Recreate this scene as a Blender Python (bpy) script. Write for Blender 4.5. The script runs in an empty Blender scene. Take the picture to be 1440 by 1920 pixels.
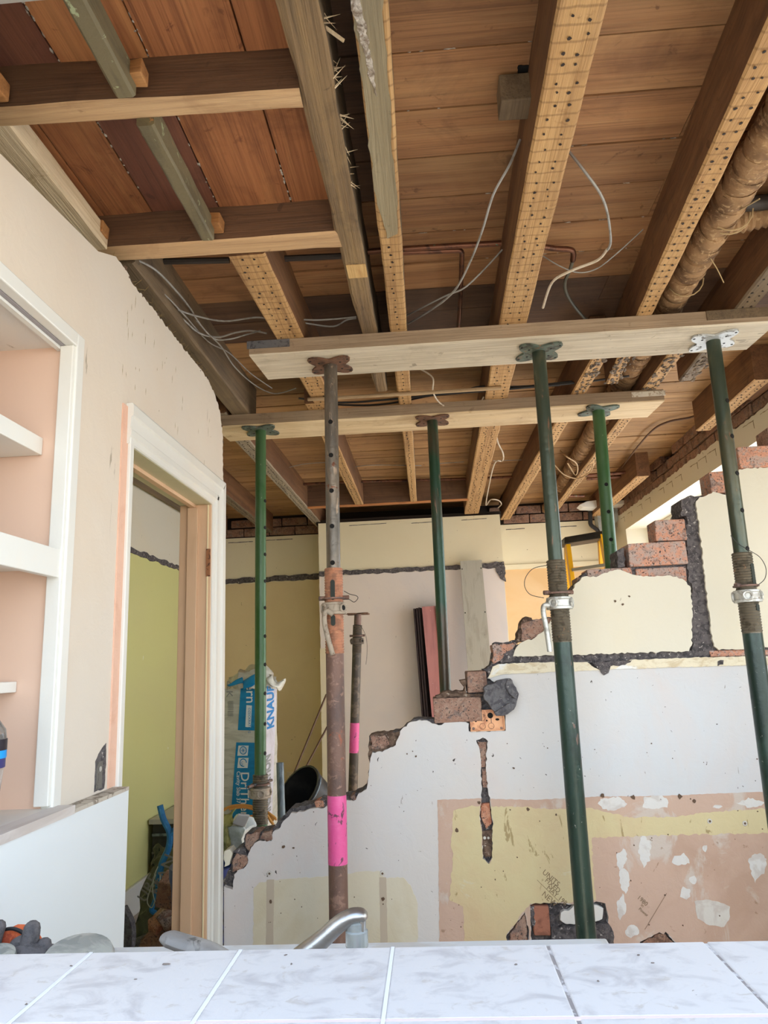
import bpy, bmesh, math, random
from mathutils import Vector, Matrix, noise
from mathutils.geometry import tessellate_polygon
random.seed(7)
S = bpy.context.scene
COL = S.collection
# ------------------------------------------------------------ camera
F = 1331.0; CZ = 1.37
up = Vector((-250, 6260, -F)).normalized()
dp = Vector((88, (250*88-F*F)/6260, -F)).normalized()
rt = dp.cross(up)
M = Matrix((rt, dp, up))
cd = bpy.data.cameras.new('camera'); cam = bpy.data.objects.new('camera', cd); COL.objects.link(cam)
cd.sensor_fit = 'HORIZONTAL'; cd.sensor_width = 36; cd.lens = 36*F/1440; cd.clip_start = .02
m4 = M.to_4x4(); m4.translation = (0, 0, CZ); cam.matrix_world = m4
S.camera = cam
def ray(x, y): return M @ Vector((x-720, 960-y, -F))
def PY(x, y, Y): d = ray(x, y); p = d*(Y/d.y); p.z += CZ; return p
def PZ(x, y, z): d = ray(x, y); p = d*((z-CZ)/d.z); p.z += CZ; return p
def PX(x, y, X): d = ray(x, y); p = d*(X/d.x); p.z += CZ; return p
# ------------------------------------------------------------ light
W = bpy.data.worlds.new('world'); S.world = W; W.use_nodes = True
nt = W.node_tree; bg = nt.nodes['Background']
tc = nt.nodes.new('ShaderNodeTexCoord'); sx = nt.nodes.new('ShaderNodeSeparateXYZ'); cr = nt.nodes.new('ShaderNodeValToRGB')
nt.links.new(tc.outputs['Generated'], sx.inputs[0]); nt.links.new(sx.outputs['Z'], cr.inputs[0])
nt.links.new(cr.outputs[0], bg.inputs[0])
e = cr.color_ramp.elements; e[0].position = 0; e[0].color = (.93, .97, 1, 1); e[1].position = .9; e[1].color = (.26, .42, .72, 1); e2 = e.new(.35); e2.color = (.68, .82, .96, 1)
bg.inputs[1].default_value = 2.5
S.cycles.diffuse_bounces = 8; S.cycles.max_bounces = 14
sl = bpy.data.lights.new('sun', 'SUN'); sl.energy = 13; sl.angle = .02; sl.color = (1, .9, .76)
so = bpy.data.objects.new('sun', sl); COL.objects.link(so)
so.rotation_euler = Vector((-.66, -.36, -.66)).to_track_quat('-Z', 'Y').to_euler()
S.view_settings.view_transform = 'Standard'; S.view_settings.look = 'None'; S.view_settings.gamma = 1
S.view_settings.use_curve_mapping = False; S.view_settings.exposure = 0.92
# ------------------------------------------------------------ materials
def lin(c):
    return tuple(((v/255)/12.92 if v/255 <= .04045 else ((v/255+.055)/1.055)**2.4) for v in c)+(1,)
def mat(name, col, rough=.8, metal=0, layers=(), bump=0, bscale=(40,)*3, rnd=0, trans=0, spec=None):
    """layers: (scale xyz, lo, hi, colour, detail[, amount]) blended over col by a noise mask"""
    m = bpy.data.materials.new(name); m.use_nodes = True; t = m.node_tree; N = t.nodes; L = t.links
    b = N['Principled BSDF']; b.inputs['Roughness'].default_value = rough; b.inputs['Metallic'].default_value = metal
    if spec is not None: b.inputs['Specular IOR Level'].default_value = spec
    if trans: b.inputs['Transmission Weight'].default_value = trans
    c = N.new('ShaderNodeTexCoord'); oi = N.new('ShaderNodeObjectInfo')
    vm = N.new('ShaderNodeVectorMath'); vm.operation = 'MULTIPLY_ADD'
    cx = N.new('ShaderNodeCombineXYZ')
    for i in range(3): L.new(oi.outputs['Random'], cx.inputs[i])
    L.new(cx.outputs[0], vm.inputs[0]); vm.inputs[1].default_value = (31, 17, 23); L.new(c.outputs['Object'], vm.inputs[2])
    def nz(scale, det):
        mp = N.new('ShaderNodeMapping'); mp.inputs['Scale'].default_value = scale; L.new(vm.outputs[0], mp.inputs[0])
        n = N.new('ShaderNodeTexNoise'); n.inputs['Scale'].default_value = 1; n.inputs['Detail'].default_value = det
        n.inputs['Roughness'].default_value = .62; n.inputs['Distortion'].default_value = .6
        L.new(mp.outputs[0], n.inputs[0]); return n.outputs['Fac']
    rgb = N.new('ShaderNodeRGB'); rgb.outputs[0].default_value = lin(col); cur = rgb.outputs[0]
    for ly in layers:
        sc, lo, hi, lc, det = ly[:5]; am = ly[5] if len(ly) > 5 else 1
        if not isinstance(sc, (tuple, list)): sc = (sc,)*3
        r = N.new('ShaderNodeMapRange'); r.inputs[1].default_value = lo; r.inputs[2].default_value = hi; r.inputs[4].default_value = am
        L.new(nz(sc, det), r.inputs[0])
        mx = N.new('ShaderNodeMix'); mx.data_type = 'RGBA'; L.new(r.outputs[0], mx.inputs[0]); L.new(cur, mx.inputs[6]); mx.inputs[7].default_value = lin(lc)
        cur = mx.outputs[2]
    if rnd:
        hs = N.new('ShaderNodeHueSaturation'); mr = N.new('ShaderNodeMapRange'); mr.inputs[3].default_value = 1-rnd; mr.inputs[4].default_value = 1+rnd
        L.new(oi.outputs['Random'], mr.inputs[0]); L.new(mr.outputs[0], hs.inputs['Value']); L.new(cur, hs.inputs['Color']); cur = hs.outputs[0]
    L.new(cur, b.inputs['Base Color'])
    if bump:
        bp = N.new('ShaderNodeBump'); bp.inputs['Strength'].default_value = bump; bp.inputs['Distance'].default_value = .01
        L.new(nz(bscale, 6), bp.inputs['Height']); L.new(bp.outputs[0], b.inputs['Normal'])
    return m
def along(ax, a, b):
    v = [b, b, b]; v[ax] = a; return tuple(v)
def wood(name, col, dark, light, ax, rnd=.18, rough=.75, bump=.5, knots=None):
    return mat(name, col, rough, 0, [(along(ax, 1.6, 26), .45, .68, dark, 6, .5), (along(ax, 2.2, 150), .48, .66, dark, 4, .5),
        (along(ax, .9, 12), .48, .72, light, 5, .6), ((6, 6, 6), .56, .74, dark, 7, .55), ((17, 17, 17), .64, .70, knots or dark, 4, .6), ((2.2, 2.2, 2.2), .55, .75, light, 4, .4)], bump, along(ax, 3, 120), rnd)
BX = wood('board_wood_across', (156, 112, 74), (88, 58, 38), (182, 142, 98), 0, .16, bump=.3)
BXD = wood('board_wood_stained', (92, 66, 48), (54, 38, 30), (126, 94, 68), 0, .2)
BXR = wood('board_wood_rear', (160, 122, 80), (96, 66, 40), (182, 146, 98), 0, .12, bump=.3)
BY = wood('board_wood_lengthwise', (168, 108, 66), (92, 50, 30), (198, 142, 88), 1, .16, bump=.3)
BYD = wood('board_wood_lengthwise_dark', (110, 66, 50), (68, 40, 32), (146, 94, 66), 1, .12, bump=.3)
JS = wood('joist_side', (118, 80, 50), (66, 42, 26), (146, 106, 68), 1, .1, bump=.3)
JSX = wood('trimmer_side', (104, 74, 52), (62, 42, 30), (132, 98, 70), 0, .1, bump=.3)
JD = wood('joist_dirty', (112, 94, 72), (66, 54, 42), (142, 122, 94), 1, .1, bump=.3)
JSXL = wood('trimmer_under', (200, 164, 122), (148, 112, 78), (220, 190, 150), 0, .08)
NEEDLE = wood('scaffold_board', (202, 190, 168), (142, 128, 108), (222, 212, 194), 0, .05, knots=(104, 92, 76))
NEEDY = wood('new_pine_board', (206, 182, 144), (160, 132, 98), (232, 214, 180), 0, .05)
NEEDF = wood('board_edge_wood', (156, 134, 110), (120, 98, 76), (182, 162, 136), 0, .05)
GRN = mat('old_green_paint', (112, 102, 76), .6, 0, [((20, 3, 20), .5, .6, (90, 82, 62), 4, .8), (30, .62, .66, (158, 166, 130), 5), ((60, 4, 60), .66, .7, (168, 120, 74), 3)], .3)
PALE = wood('pale_batten_wood', (224, 202, 168), (184, 156, 118), (234, 220, 194), 1, .05)
BLOCKW = wood('block_wood', (176, 122, 70), (120, 76, 40), (206, 156, 100), 0, .1)
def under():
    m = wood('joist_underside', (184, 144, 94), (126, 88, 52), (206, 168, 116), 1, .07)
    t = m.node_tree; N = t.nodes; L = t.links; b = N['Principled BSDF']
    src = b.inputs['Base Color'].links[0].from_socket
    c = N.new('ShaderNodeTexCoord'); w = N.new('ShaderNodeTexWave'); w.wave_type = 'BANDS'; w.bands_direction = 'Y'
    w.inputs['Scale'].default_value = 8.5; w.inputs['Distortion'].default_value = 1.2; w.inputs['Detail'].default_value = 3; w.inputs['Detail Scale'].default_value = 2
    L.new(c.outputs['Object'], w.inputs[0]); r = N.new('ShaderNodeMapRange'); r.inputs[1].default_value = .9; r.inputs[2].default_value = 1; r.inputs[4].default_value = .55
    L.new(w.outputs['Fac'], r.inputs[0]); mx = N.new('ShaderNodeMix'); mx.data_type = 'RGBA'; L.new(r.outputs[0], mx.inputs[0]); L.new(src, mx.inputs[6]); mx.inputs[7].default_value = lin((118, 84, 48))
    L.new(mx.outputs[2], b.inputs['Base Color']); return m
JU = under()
NAIL = mat('nail_dark', (40, 26, 18), .7)
WHITE = mat('white_wall_paint', (210, 210, 208), .6, 0, [(1.5, .45, .65, (232, 218, 200), 4, .7), ((14, 14, 3), .66, .7, (150, 140, 120), 5, .6)], .12, (25,)*3)
LWALL = mat('left_wall_paint', (216, 206, 192), .62, 0, [(1.2, .4, .7, (214, 198, 178), 3, .8), ((18, 18, 3), .66, .7, (140, 128, 104), 6, .7)], .15, (22,)*3)
GLOSS = mat('white_gloss_paint', (222, 221, 214), .35, 0, [(3, .5, .7, (228, 220, 206), 4, .5)], .05, (30,)*3)
PANEL = mat('white_side_panel', (222, 228, 230), .35, 0, [(3, .5, .8, (232, 234, 232), 3, .5)], .03, (20,)*3)
PEACH = mat('peach_paint', (220, 188, 166), .6, 0, [(2, .45, .7, (222, 190, 168), 3, .7)], .05, (20,)*3)
SALM = mat('salmon_bare_strip', (226, 184, 160), .8, 0, [(12, .5, .7, (210, 160, 134), 4, .6)], .3)
JAMB = mat('peach_jamb_paint', (212, 176, 142), .5, 0, [((10, 10, 2), .5, .7, (196, 158, 124), 4, .6)], .06, (60, 60, 8))
JAMBG = mat('greenish_jamb_paint', (196, 190, 156), .5, 0, [(4, .5, .7, (176, 170, 136), 4, .6)], .06)
SKIM = mat('white_skim_plaster', (206, 202, 198), .75, 0, [(1.1, .45, .68, (198, 202, 206), 4, .8), ((3, 3, 2), .5, .75, (210, 194, 186), 5, .6), ((30, 30, 10), .68, .71, (120, 108, 98), 5, .8), (60, .72, .74, (60, 50, 45), 2)], .25, (14,)*3)
CREAM = mat('cream_wall_paint', (214, 208, 190), .7, 0, [(1.4, .45, .7, (216, 206, 180), 4, .7), ((26, 26, 14), .7, .73, (120, 110, 90), 5, .7)], .2, (16,)*3)
CREAMB = mat('cream_back_wall', (230, 220, 190), .7, 0, [(1.0, .45, .7, (222, 208, 174), 4, .7), (40, .72, .75, (110, 90, 60), 3, .8)], .2, (12,)*3)
OCHRE = mat('ochre_back_wall', (222, 202, 160), .75, 0, [(1.2, .45, .7, (210, 188, 146), 4, .7), (22, .71, .74, (90, 70, 45), 4, .8)], .2, (12,)*3)
ORNG = mat('apricot_back_wall', (222, 184, 134), .75, 0, [(2, .45, .7, (232, 204, 164), 4, .6)], .2, (12,)*3)
CHIM = mat('pale_chimney_plaster', (228, 216, 206), .75, 0, [(1.1, .42, .66, (212, 206, 204), 4, .8), ((24, 24, 10), .7, .73, (130, 110, 96), 5, .7)], .2, (12,)*3)
GREENW = mat('lime_green_paint', (208, 206, 140), .6, 0, [(1.2, .45, .7, (206, 202, 142), 3, .8), (4.5, .69, .705, (222, 224, 206), 3), (30, .73, .75, (90, 90, 60), 3)], .1, (14,)*3)
PINKP = mat('pink_bare_plaster', (194, 166, 148), .85, 0, [(2.2, .47, .62, (182, 152, 132), 5, .8), ((6, 6, 4), .54, .60, (200, 190, 180), 8, .8), (26, .67, .7, (150, 120, 96), 5, .7)], .35, (20,)*3)
YELP = mat('old_yellow_paint', (204, 190, 148), .7, 0, [((2, 2, 1.2), .48, .66, (198, 170, 134), 5, .8), ((24, 24, 10), .64, .67, (150, 128, 84), 6, .8), (9, .66, .7, (204, 198, 172), 5, .6)], .35, (20,)*3)
BEIGEP = mat('beige_ghost_paint', (208, 200, 178), .7, 0, [((3, 3, 2), .5, .7, (196, 182, 148), 4, .8)], .2, (20,)*3)
GREYST = mat('greige_stripe_paint', (186, 172, 152), .75)
MORT = mat('dark_mortar', (104, 98, 98), .95, 0, [(50, .45, .6, (70, 66, 68), 6), (90, .62, .66, (190, 182, 176), 4)], 1, (70,)*3)
MORTB = mat('brown_mortar', (120, 98, 82), .95, 0, [(40, .45, .6, (82, 64, 52), 6), (90, .63, .67, (190, 176, 160), 4)], 1, (70,)*3)
def brickm(n, c, d, s): return mat(n, c, .95, 0, [(14, .45, .62, d, 5), ((9, 11, 14), .50, .60, s, 6, .8), ((30, 30, 30), .56, .64, (112, 104, 102), 6, .7), (70, .52, .6, s, 5, .8), (160, .6, .64, (70, 60, 58), 2)], .8, (80,)*3, .12)
BR1 = brickm('pink_brick', (208, 152, 126), (190, 140, 118), (176, 160, 152))
BR2 = brickm('brown_brick', (162, 126, 108), (128, 98, 84), (172, 144, 126))
BR3 = brickm('old_ceiling_brick', (150, 112, 92), (110, 82, 66), (158, 128, 108))
BR4 = brickm('orange_brick', (190, 122, 92), (160, 98, 72), (206, 156, 128))
TILE = mat('mottled_white_tile', (208, 203, 199), .35, 0, [((22, 30, 22), .5, .66, (178, 172, 170), 7, .8), ((50, 60, 50), .60, .68, (186, 176, 166), 5, .7), (140, .78, .8, (120, 112, 104), 2)], .05, (60,)*3)
GROUT = mat('white_grout', (220, 218, 218), .7); GROUTD = mat('grubby_grout', (150, 140, 134), .8, 0, [(60, .5, .6, (210, 204, 200), 4)])
SINKM = mat('dusty_white_sink', (206, 206, 204), .45, 0, [((6, 20, 6), .52, .62, (190, 182, 172), 6, .7)], .1)
CHROME = mat('dusty_chrome', (176, 174, 172), .3, .85, [((9, 9, 9), .4, .55, (152, 144, 136), 5, .9)], .1)
DUST = mat('dust_coated_chrome', (132, 126, 120), .7, .2, [(12, .45, .6, (156, 150, 142), 6), (40, .6, .66, (100, 94, 88), 4)], .2)
GPLAST = mat('clear_grey_plastic', (196, 200, 198), .12, 0, [(20, .5, .7, (160, 166, 162), 3)], trans=.6)
DISH = mat('swirled_grey_resin', (160, 162, 156), .25, 0, [((14, 30, 14), .42, .56, (190, 190, 180), 6), ((20, 40, 20), .6, .66, (150, 152, 148), 4)], trans=.25)
RUST = mat('rusty_steel', (122, 94, 82), .6, .25, [((8, 8, 5), .45, .6, (98, 80, 74), 6), (40, .56, .64, (148, 118, 104), 5), (25, .66, .7, (150, 92, 72), 4)], .35)
RUSTO = mat('orange_rust_thread', (184, 128, 98), .75, .1, [(30, .45, .6, (146, 104, 82), 6), (50, .62, .68, (206, 160, 120), 5)], .4)
STEELW = mat('worn_steel_tube', (104, 98, 90), .38, .7, [((14, 14, 4), .45, .6, (130, 118, 104), 6), ((40, 40, 10), .62, .66, (170, 150, 130), 5), (20, .64, .68, (110, 68, 48), 5)], .3)
GRE1 = mat('dark_green_prop_paint', (46, 66, 58), .3, .2, [((6, 6, 3), .5, .6, (28, 46, 40), 5), ((30, 30, 8), .64, .67, (104, 84, 76), 6), (60, .69, .72, (170, 170, 160), 4, .8)], .15)
GRE2 = mat('bottle_green_prop_paint', (34, 74, 46), .28, .2, [((20, 20, 6), .6, .66, (60, 76, 56), 5), (60, .7, .73, (150, 140, 120), 4, .7)], .1)
GRE3 = mat('leaf_green_prop_paint', (66, 98, 60), .35, .1, [((10, 10, 4), .5, .62, (48, 88, 42), 5), ((60, 60, 20), .7, .73, (150, 160, 130), 4, .7)], .1)
GRE4 = mat('brown_green_prop', (66, 62, 48), .4, .4, [((8, 8, 3), .5, .6, (92, 74, 58), 5), ((30, 30, 8), .6, .66, (40, 66, 54), 5)], .2)
TEALW = mat('worn_teal_tube', (64, 74, 62), .3, .4, [((8, 8, 2), .5, .6, (84, 84, 66), 5), ((30, 30, 6), .62, .66, (128, 96, 76), 6)], .15)
THRG = mat('greasy_thread_steel', (108, 100, 86), .5, .5, [(40, .5, .62, (76, 70, 58), 5), (60, .64, .68, (150, 118, 92), 4)], .3)
GALV = mat('galvanised_collar', (196, 196, 190), .45, .5, [(30, .5, .62, (160, 156, 148), 5), (60, .66, .7, (130, 100, 80), 4)], .3)
COLLD = mat('dusty_cast_collar', (170, 156, 138), .8, .1, [(40, .5, .62, (128, 112, 96), 5)], .5)
PLTG = mat('green_worn_plate', (92, 104, 94), .6, .3, [(30, .5, .6, (60, 62, 54), 5), (50, .62, .66, (130, 96, 72), 4)], .4)
PLTW = mat('white_scraped_plate', (190, 194, 196), .5, .3, [(30, .55, .62, (96, 92, 86), 5)], .3)
PLTR = mat('rusty_plate', (110, 78, 58), .8, .2, [(30, .5, .6, (78, 56, 44), 5)], .5)
PINK = mat("pink_tape", (224, 88, 150), .45, 0, [((50, 50, 26), .6, .63, (110, 60, 80), 6), (30, .5, .7, (230, 120, 172), 3, .5)], .15)
BLACK = mat('black_hole', (14, 12, 11), .9)
BLKP = mat('black_plastic', (30, 30, 31), .45, 0, [(9, .5, .7, (64, 60, 56), 5, .7)])
BLKR = mat('black_cable', (34, 32, 32), .6)
CABG = mat('grey_cable', (150, 148, 144), .5, 0, [(30, .5, .7, (120, 114, 106), 4)])
CABW = mat('old_white_cable', (204, 190, 170), .5, 0, [(30, .5, .7, (170, 150, 126), 4)])
COPP = mat('old_copper_pipe', (110, 72, 54), .4, .7, [(20, .5, .6, (74, 50, 40), 4), (30, .66, .7, (70, 130, 110), 4)])
GPIPE = mat('grey_pipe', (70, 64, 60), .5, .5)
LAG = mat('hessian_pipe_lagging', (160, 126, 90), .95, 0, [((9, 9, 9), .45, .6, (116, 88, 62), 6), (60, .55, .65, (190, 158, 118), 5)], .35, (60,)*3)
CONDUIT = wood('conduit_dusty', (176, 150, 116), (128, 104, 78), (200, 180, 150), 0, .05)
BAGW = mat('grey_white_poly', (206, 204, 190), .35, 0, [((6, 6, 26), .48, .6, (176, 174, 160), 5, .7)], .5, (8, 8, 50))
BAGL = mat('pale_lilac_poly', (212, 210, 220), .3, 0, [(9, .5, .65, (188, 184, 190), 5)], .4, (20,)*3)
BLUEP = mat('blue_print', (0, 134, 188), .35, 0, [((6, 6, 26), .5, .62, (0, 116, 170), 5, .6)], .4, (8, 8, 50))
PRW = mat('white_print', (232, 234, 230), .5); PRG = mat('grey_print', (140, 142, 140), .5); PRB = mat('blue_letter', (0, 120, 186), .5)
BLUES = mat('blue_strap', (32, 112, 170), .5, 0, [(20, .5, .65, (60, 140, 190), 4)])
BLUED = mat('deep_blue_plastic', (14, 50, 132), .4)
SACK = mat('rubble_sack_green', (86, 92, 74), .6, 0, [(8, .45, .6, (52, 60, 52), 6), (14, .6, .66, (150, 150, 124), 5)], .5, (16,)*3)
RAGW = mat('white_plastic_rag', (214, 218, 214), .4, 0, [(10, .5, .65, (180, 186, 176), 5)], .4, (20,)*3)
RAGY = mat('yellow_green_cloth', (176, 172, 112), .8, 0, [(12, .45, .6, (120, 122, 66), 5)], .5)
ORNC = mat('orange_cable', (214, 150, 70), .5)
REDS = mat('red_oxide_board', (154, 92, 82), .6, 0, [((14, 14, 3), .5, .7, (136, 78, 70), 4), (50, .7, .74, (190, 150, 140), 3)], .1)
REDD = mat('dark_board_edge', (44, 28, 28), .7)
GREYB = mat('grey_board', (178, 174, 160), .7, 0, [((20, 20, 4), .5, .65, (162, 156, 142), 5), (60, .72, .75, (90, 84, 76), 3)], .15, (30, 30, 6))
YEL = mat('yellow_ladder_rail', (238, 176, 10), .4); ALU = mat('aluminium_tread', (182, 180, 176), .35, .7)
ROPE = mat('thin_brown_rod', (92, 62, 40), .6); GALVP = mat('galvanised_post', (120, 132, 138), .5, .5, [((20, 20, 8), .5, .6, (86, 96, 104), 5)], .2)
BOXM = mat('rusty_back_box', (222, 166, 122), .5, .25, [(20, .5, .62, (188, 128, 92), 5), (40, .64, .68, (130, 84, 60), 4)], .2)
PIPEBR = mat('orange_pipe_brown', (160, 104, 82), .8, 0, [(20, .5, .6, (130, 84, 66), 5)], .4)
GLOVE = mat('grey_rubber_glove', (104, 98, 98), .9, 0, [(60, .5, .6, (84, 80, 80), 5)], .5, (120,)*3); GLOVO = mat('orange_knit', (214, 104, 60), .9, 0, [(40, .5, .6, (170, 72, 44), 4)], .4)
BOTC = mat('clear_bottle_plastic', (214, 210, 204), .08, trans=.85); BOTD = mat('dark_label', (28, 20, 34), .4); BOTB = mat('cyan_label', (0, 150, 230), .4); BOTP = mat('indigo_label', (56, 52, 110), .4)
CONC = mat('dusty_floor', (190, 178, 164), .9, 0, [(5, .45, .6, (168, 156, 142), 6)], .3)
BOUNCEG = mat('bounce_ground_pale', (160, 150, 132), .9, 0, [(2, .45, .6, (146, 136, 118), 5)])
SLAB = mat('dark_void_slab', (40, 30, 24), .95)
DUSTW = mat('white_plaster_dust', (206, 196, 184), .95, 0, [(50, .45, .6, (140, 124, 108), 5)], 1, (90,)*3)
SILV = mat('silver_debris', (184, 182, 178), .35, .4)
def thin_glass():
    m = bpy.data.materials.new('thin_glass'); m.use_nodes = True; t = m.node_tree; N = t.nodes; L = t.links; N.remove(N['Principled BSDF'])
    a = N.new('ShaderNodeBsdfTransparent'); g = N.new('ShaderNodeBsdfGlossy'); g.inputs['Roughness'].default_value = .02; x = N.new('ShaderNodeMixShader'); x.inputs[0].default_value = .07
    L.new(a.outputs[0], x.inputs[1]); L.new(g.outputs[0], x.inputs[2]); L.new(x.outputs[0], N['Material Output'].inputs[0]); return m
# ------------------------------------------------------------ mesh helpers
class MB:
    def __init__(s): s.v = []; s.f = []; s.m = []
    def add(s, vs, fs, mi=0):
        o = len(s.v); s.v += [Vector(v) for v in vs]; s.f += [tuple(i+o for i in f) for f in fs]; s.m += [mi]*len(fs) if isinstance(mi, int) else list(mi)
        return s
    def hexa(s, p, mi=0):  # p: 4 bottom (ccw from above), 4 top
        return s.add(p, [(3,2,1,0),(4,5,6,7),(0,1,5,4),(1,2,6,5),(2,3,7,6),(3,0,4,7)], mi)
    def box(s, x0, x1, y0, y1, z0, z1, mi=0):
        return s.hexa([(x0,y0,z0),(x1,y0,z0),(x1,y1,z0),(x0,y1,z0),(x0,y0,z1),(x1,y0,z1),(x1,y1,z1),(x0,y1,z1)], mi)
    def rbox(s, c, size, rot, mi=0, jit=0):
        R = Matrix.Rotation(rot[2], 3, 'Z') @ Matrix.Rotation(rot[1], 3, 'Y') @ Matrix.Rotation(rot[0], 3, 'X'); c = Vector(c)
        a, b, d = (k/2 for k in size)
        return s.hexa([c+R@Vector((x*a+random.uniform(-jit, jit), y*b+random.uniform(-jit, jit), z*d+random.uniform(-jit, jit))) for z in (-1, 1) for x, y in ((-1,-1),(1,-1),(1,1),(-1,1))], mi)
    def beam(s, p0, p1, ax, ztop, seg=14, jit=.0015, mats=(0, 1), seed=0):
        """p0,p1 = (lo,hi,along,z) across-range at each end; underside gets mats[1]"""
        r = random.Random(seed); rings = []
        for i in range(seg+1):
            t = i/seg; a = p0[0]+(p1[0]-p0[0])*t; b = p0[1]+(p1[1]-p0[1])*t; y = p0[2]+(p1[2]-p0[2])*t; z = p0[3]+(p1[3]-p0[3])*t
            j = lambda k=1: r.uniform(-jit, jit)*k
            ch = .004
            pts = [(a+j(), z+ch+abs(j())), (a+ch+abs(j(2)), z+j(.5)), (b-ch-abs(j(2)), z+j(.5)), (b+j(), z+ch+abs(j())), (b+j(), ztop), (a+j(), ztop)]
            rings.append([(u, y, w) if ax == 1 else (y, u, w) for u, w in pts])
        vs = [p for q in rings for p in q]; fs = []; mi = []
        for i in range(seg):
            for k in range(6):
                a_, b_ = i*6+k, i*6+(k+1)%6
                fs.append((a_, b_, b_+6, a_+6) if ax == 0 else (a_, a_+6, b_+6, b_)); mi.append(mats[1] if k in (0, 1, 2) else mats[0])
        fs += [tuple(range(6)), tuple(range(seg*6+5, seg*6-1, -1))]; mi += [mats[0]]*2
        return s.add(vs, fs, mi)
    def tube(s, path, r, n=8, mi=0, cap=True, smooth_path=0):
        P = [Vector(p) for p in path]
        if smooth_path: P = catmull(P, smooth_path)
        R = r if callable(r) else (lambda t: r)
        vs = []; fs = []; L = len(P); prev = None
        for i, p in enumerate(P):
            d = (P[min(i+1, L-1)]-P[max(i-1, 0)]).normalized()
            if prev is None: a = d.orthogonal().normalized()
            else:
                a = prev-d*prev.dot(d); a = a.normalized() if a.length > 1e-5 else d.orthogonal().normalized()
            prev = a; b = d.cross(a); rr = R(i/(L-1))
            vs += [p+(a*math.cos(q)+b*math.sin(q))*rr for q in (2*math.pi*k/n for k in range(n))]
        for i in range(L-1):
            for k in range(n): fs.append((i*n+k, i*n+(k+1)%n, (i+1)*n+(k+1)%n, (i+1)*n+k))
        if cap: fs += [tuple(range(n-1, -1, -1)), tuple(range((L-1)*n, L*n))]
        return s.add(vs, fs, mi)
    def lathe(s, c, d, prof, n=24, mi=0):
        """prof: (r, t) along direction d from c"""
        c = Vector(c); d = Vector(d).normalized(); a = d.orthogonal().normalized(); b = d.cross(a); vs = []; fs = []
        for r, t in prof: vs += [c+d*t+(a*math.cos(q)+b*math.sin(q))*r for q in (2*math.pi*k/n for k in range(n))]
        for i in range(len(prof)-1):
            for k in range(n): fs.append((i*n+k, i*n+(k+1)%n, (i+1)*n+(k+1)%n, (i+1)*n+k))
        fs += [tuple(range(n-1, -1, -1)), tuple(range((len(prof)-1)*n, len(prof)*n))]
        return s.add(vs, fs, mi)
    def prism(s, outer, y0, y1, holes=(), mi=0, ax=1):
        """polygon given as (u,z); extruded along y (ax=1), x (ax=0) or z (ax=2, polygon (x,y))"""
        loops = [list(outer)]+[list(h) for h in holes]
        P = [[Vector((u, w, 0)) for u, w in lp] for lp in loops]
        tris = tessellate_polygon(P); flat = [q for lp in loops for q in lp]; n = len(flat)
        mk = {1: lambda u, w, y: (u, y, w), 0: lambda u, w, y: (y, u, w), 2: lambda u, w, y: (u, w, y)}[ax]
        vs = [mk(u, w, y0) for u, w in flat]+[mk(u, w, y1) for u, w in flat]
        fs = [tuple(t) for t in tris]+[tuple(i+n for i in reversed(t)) for t in tris]; o = 0
        for lp in loops:
            k = len(lp); fs += [(o+i, o+(i+1) % k, o+(i+1) % k+n, o+i+n) for i in range(k)]; o += k
        return s.add(vs, fs, mi)
    def blob(s, c, size, seed=0, rough=.25, sub=2, mi=0, cut=0):
        bm = bmesh.new(); bmesh.ops.create_icosphere(bm, subdivisions=sub, radius=1); r = random.Random(seed); off = Vector((r.random()*50, r.random()*50, r.random()*50))
        vs = []
        for v in bm.verts:
            n = noise.noise(v.co*1.3+off)*rough*2+noise.noise(v.co*3.7+off)*rough
            p = v.co*(1+n)
            if cut: p = Vector([max(-cut, min(cut, q)) for q in p])
            vs.append(Vector(c)+Vector((p.x*size[0], p.y*size[1], p.z*size[2])))
        fs = [tuple(v.index for v in f.verts) for f in bm.faces]; bm.free(); return s.add(vs, fs, mi)
def catmull(P, k=6):
    out = []; n = len(P)
    for i in range(n-1):
        a, b, c, d = P[max(i-1, 0)], P[i], P[i+1], P[min(i+2, n-1)]
        for j in range(k):
            t = j/k; out.append(.5*((2*b)+(c-a)*t+(2*a-5*b+4*c-d)*t*t+(3*b-a-3*c+d)*t**3))
    out.append(P[-1]); return out
def loc_of(o): return Vector(o.get('_l', (0, 0, 0)))
LOC = {}
def build(name, mb, mats, parent=None, smooth=False, bevel=0, kind=None, label=None, cat=None, group=None, origin=None):
    if not isinstance(mats, (list, tuple)): mats = [mats]
    vs = mb.v; lo = [min(v[i] for v in vs) for i in range(3)]; hi = [max(v[i] for v in vs) for i in range(3)]
    o0 = Vector(origin) if origin else Vector(((lo[0]+hi[0])/2, (lo[1]+hi[1])/2, lo[2]))
    me = bpy.data.meshes.new(name); me.from_pydata([v-o0 for v in vs], [], mb.f)
    for m in mats: me.materials.append(m)
    me.polygons.foreach_set('material_index', mb.m)
    bm = bmesh.new(); bm.from_mesh(me); bmesh.ops.recalc_face_normals(bm, faces=bm.faces); bm.to_mesh(me); bm.free()
    if smooth:
        me.polygons.foreach_set('use_smooth', [True]*len(me.polygons))
        try: me.set_sharp_from_angle(angle=math.radians(38))
        except Exception: pass
    o = bpy.data.objects.new(name, me); COL.objects.link(o)
    if parent: o.parent = parent; o.location = o0-LOC[parent.name]
    else: o.location = o0
    LOC[o.name] = o0
    if bevel:
        b = o.modifiers.new('bevel', 'BEVEL'); b.width = bevel; b.segments = 2; b.limit_method = 'ANGLE'
    if kind: o['kind'] = kind
    if label: o['label'] = label
    if cat: o['category'] = cat
    if group: o['group'] = group
    return o
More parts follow.
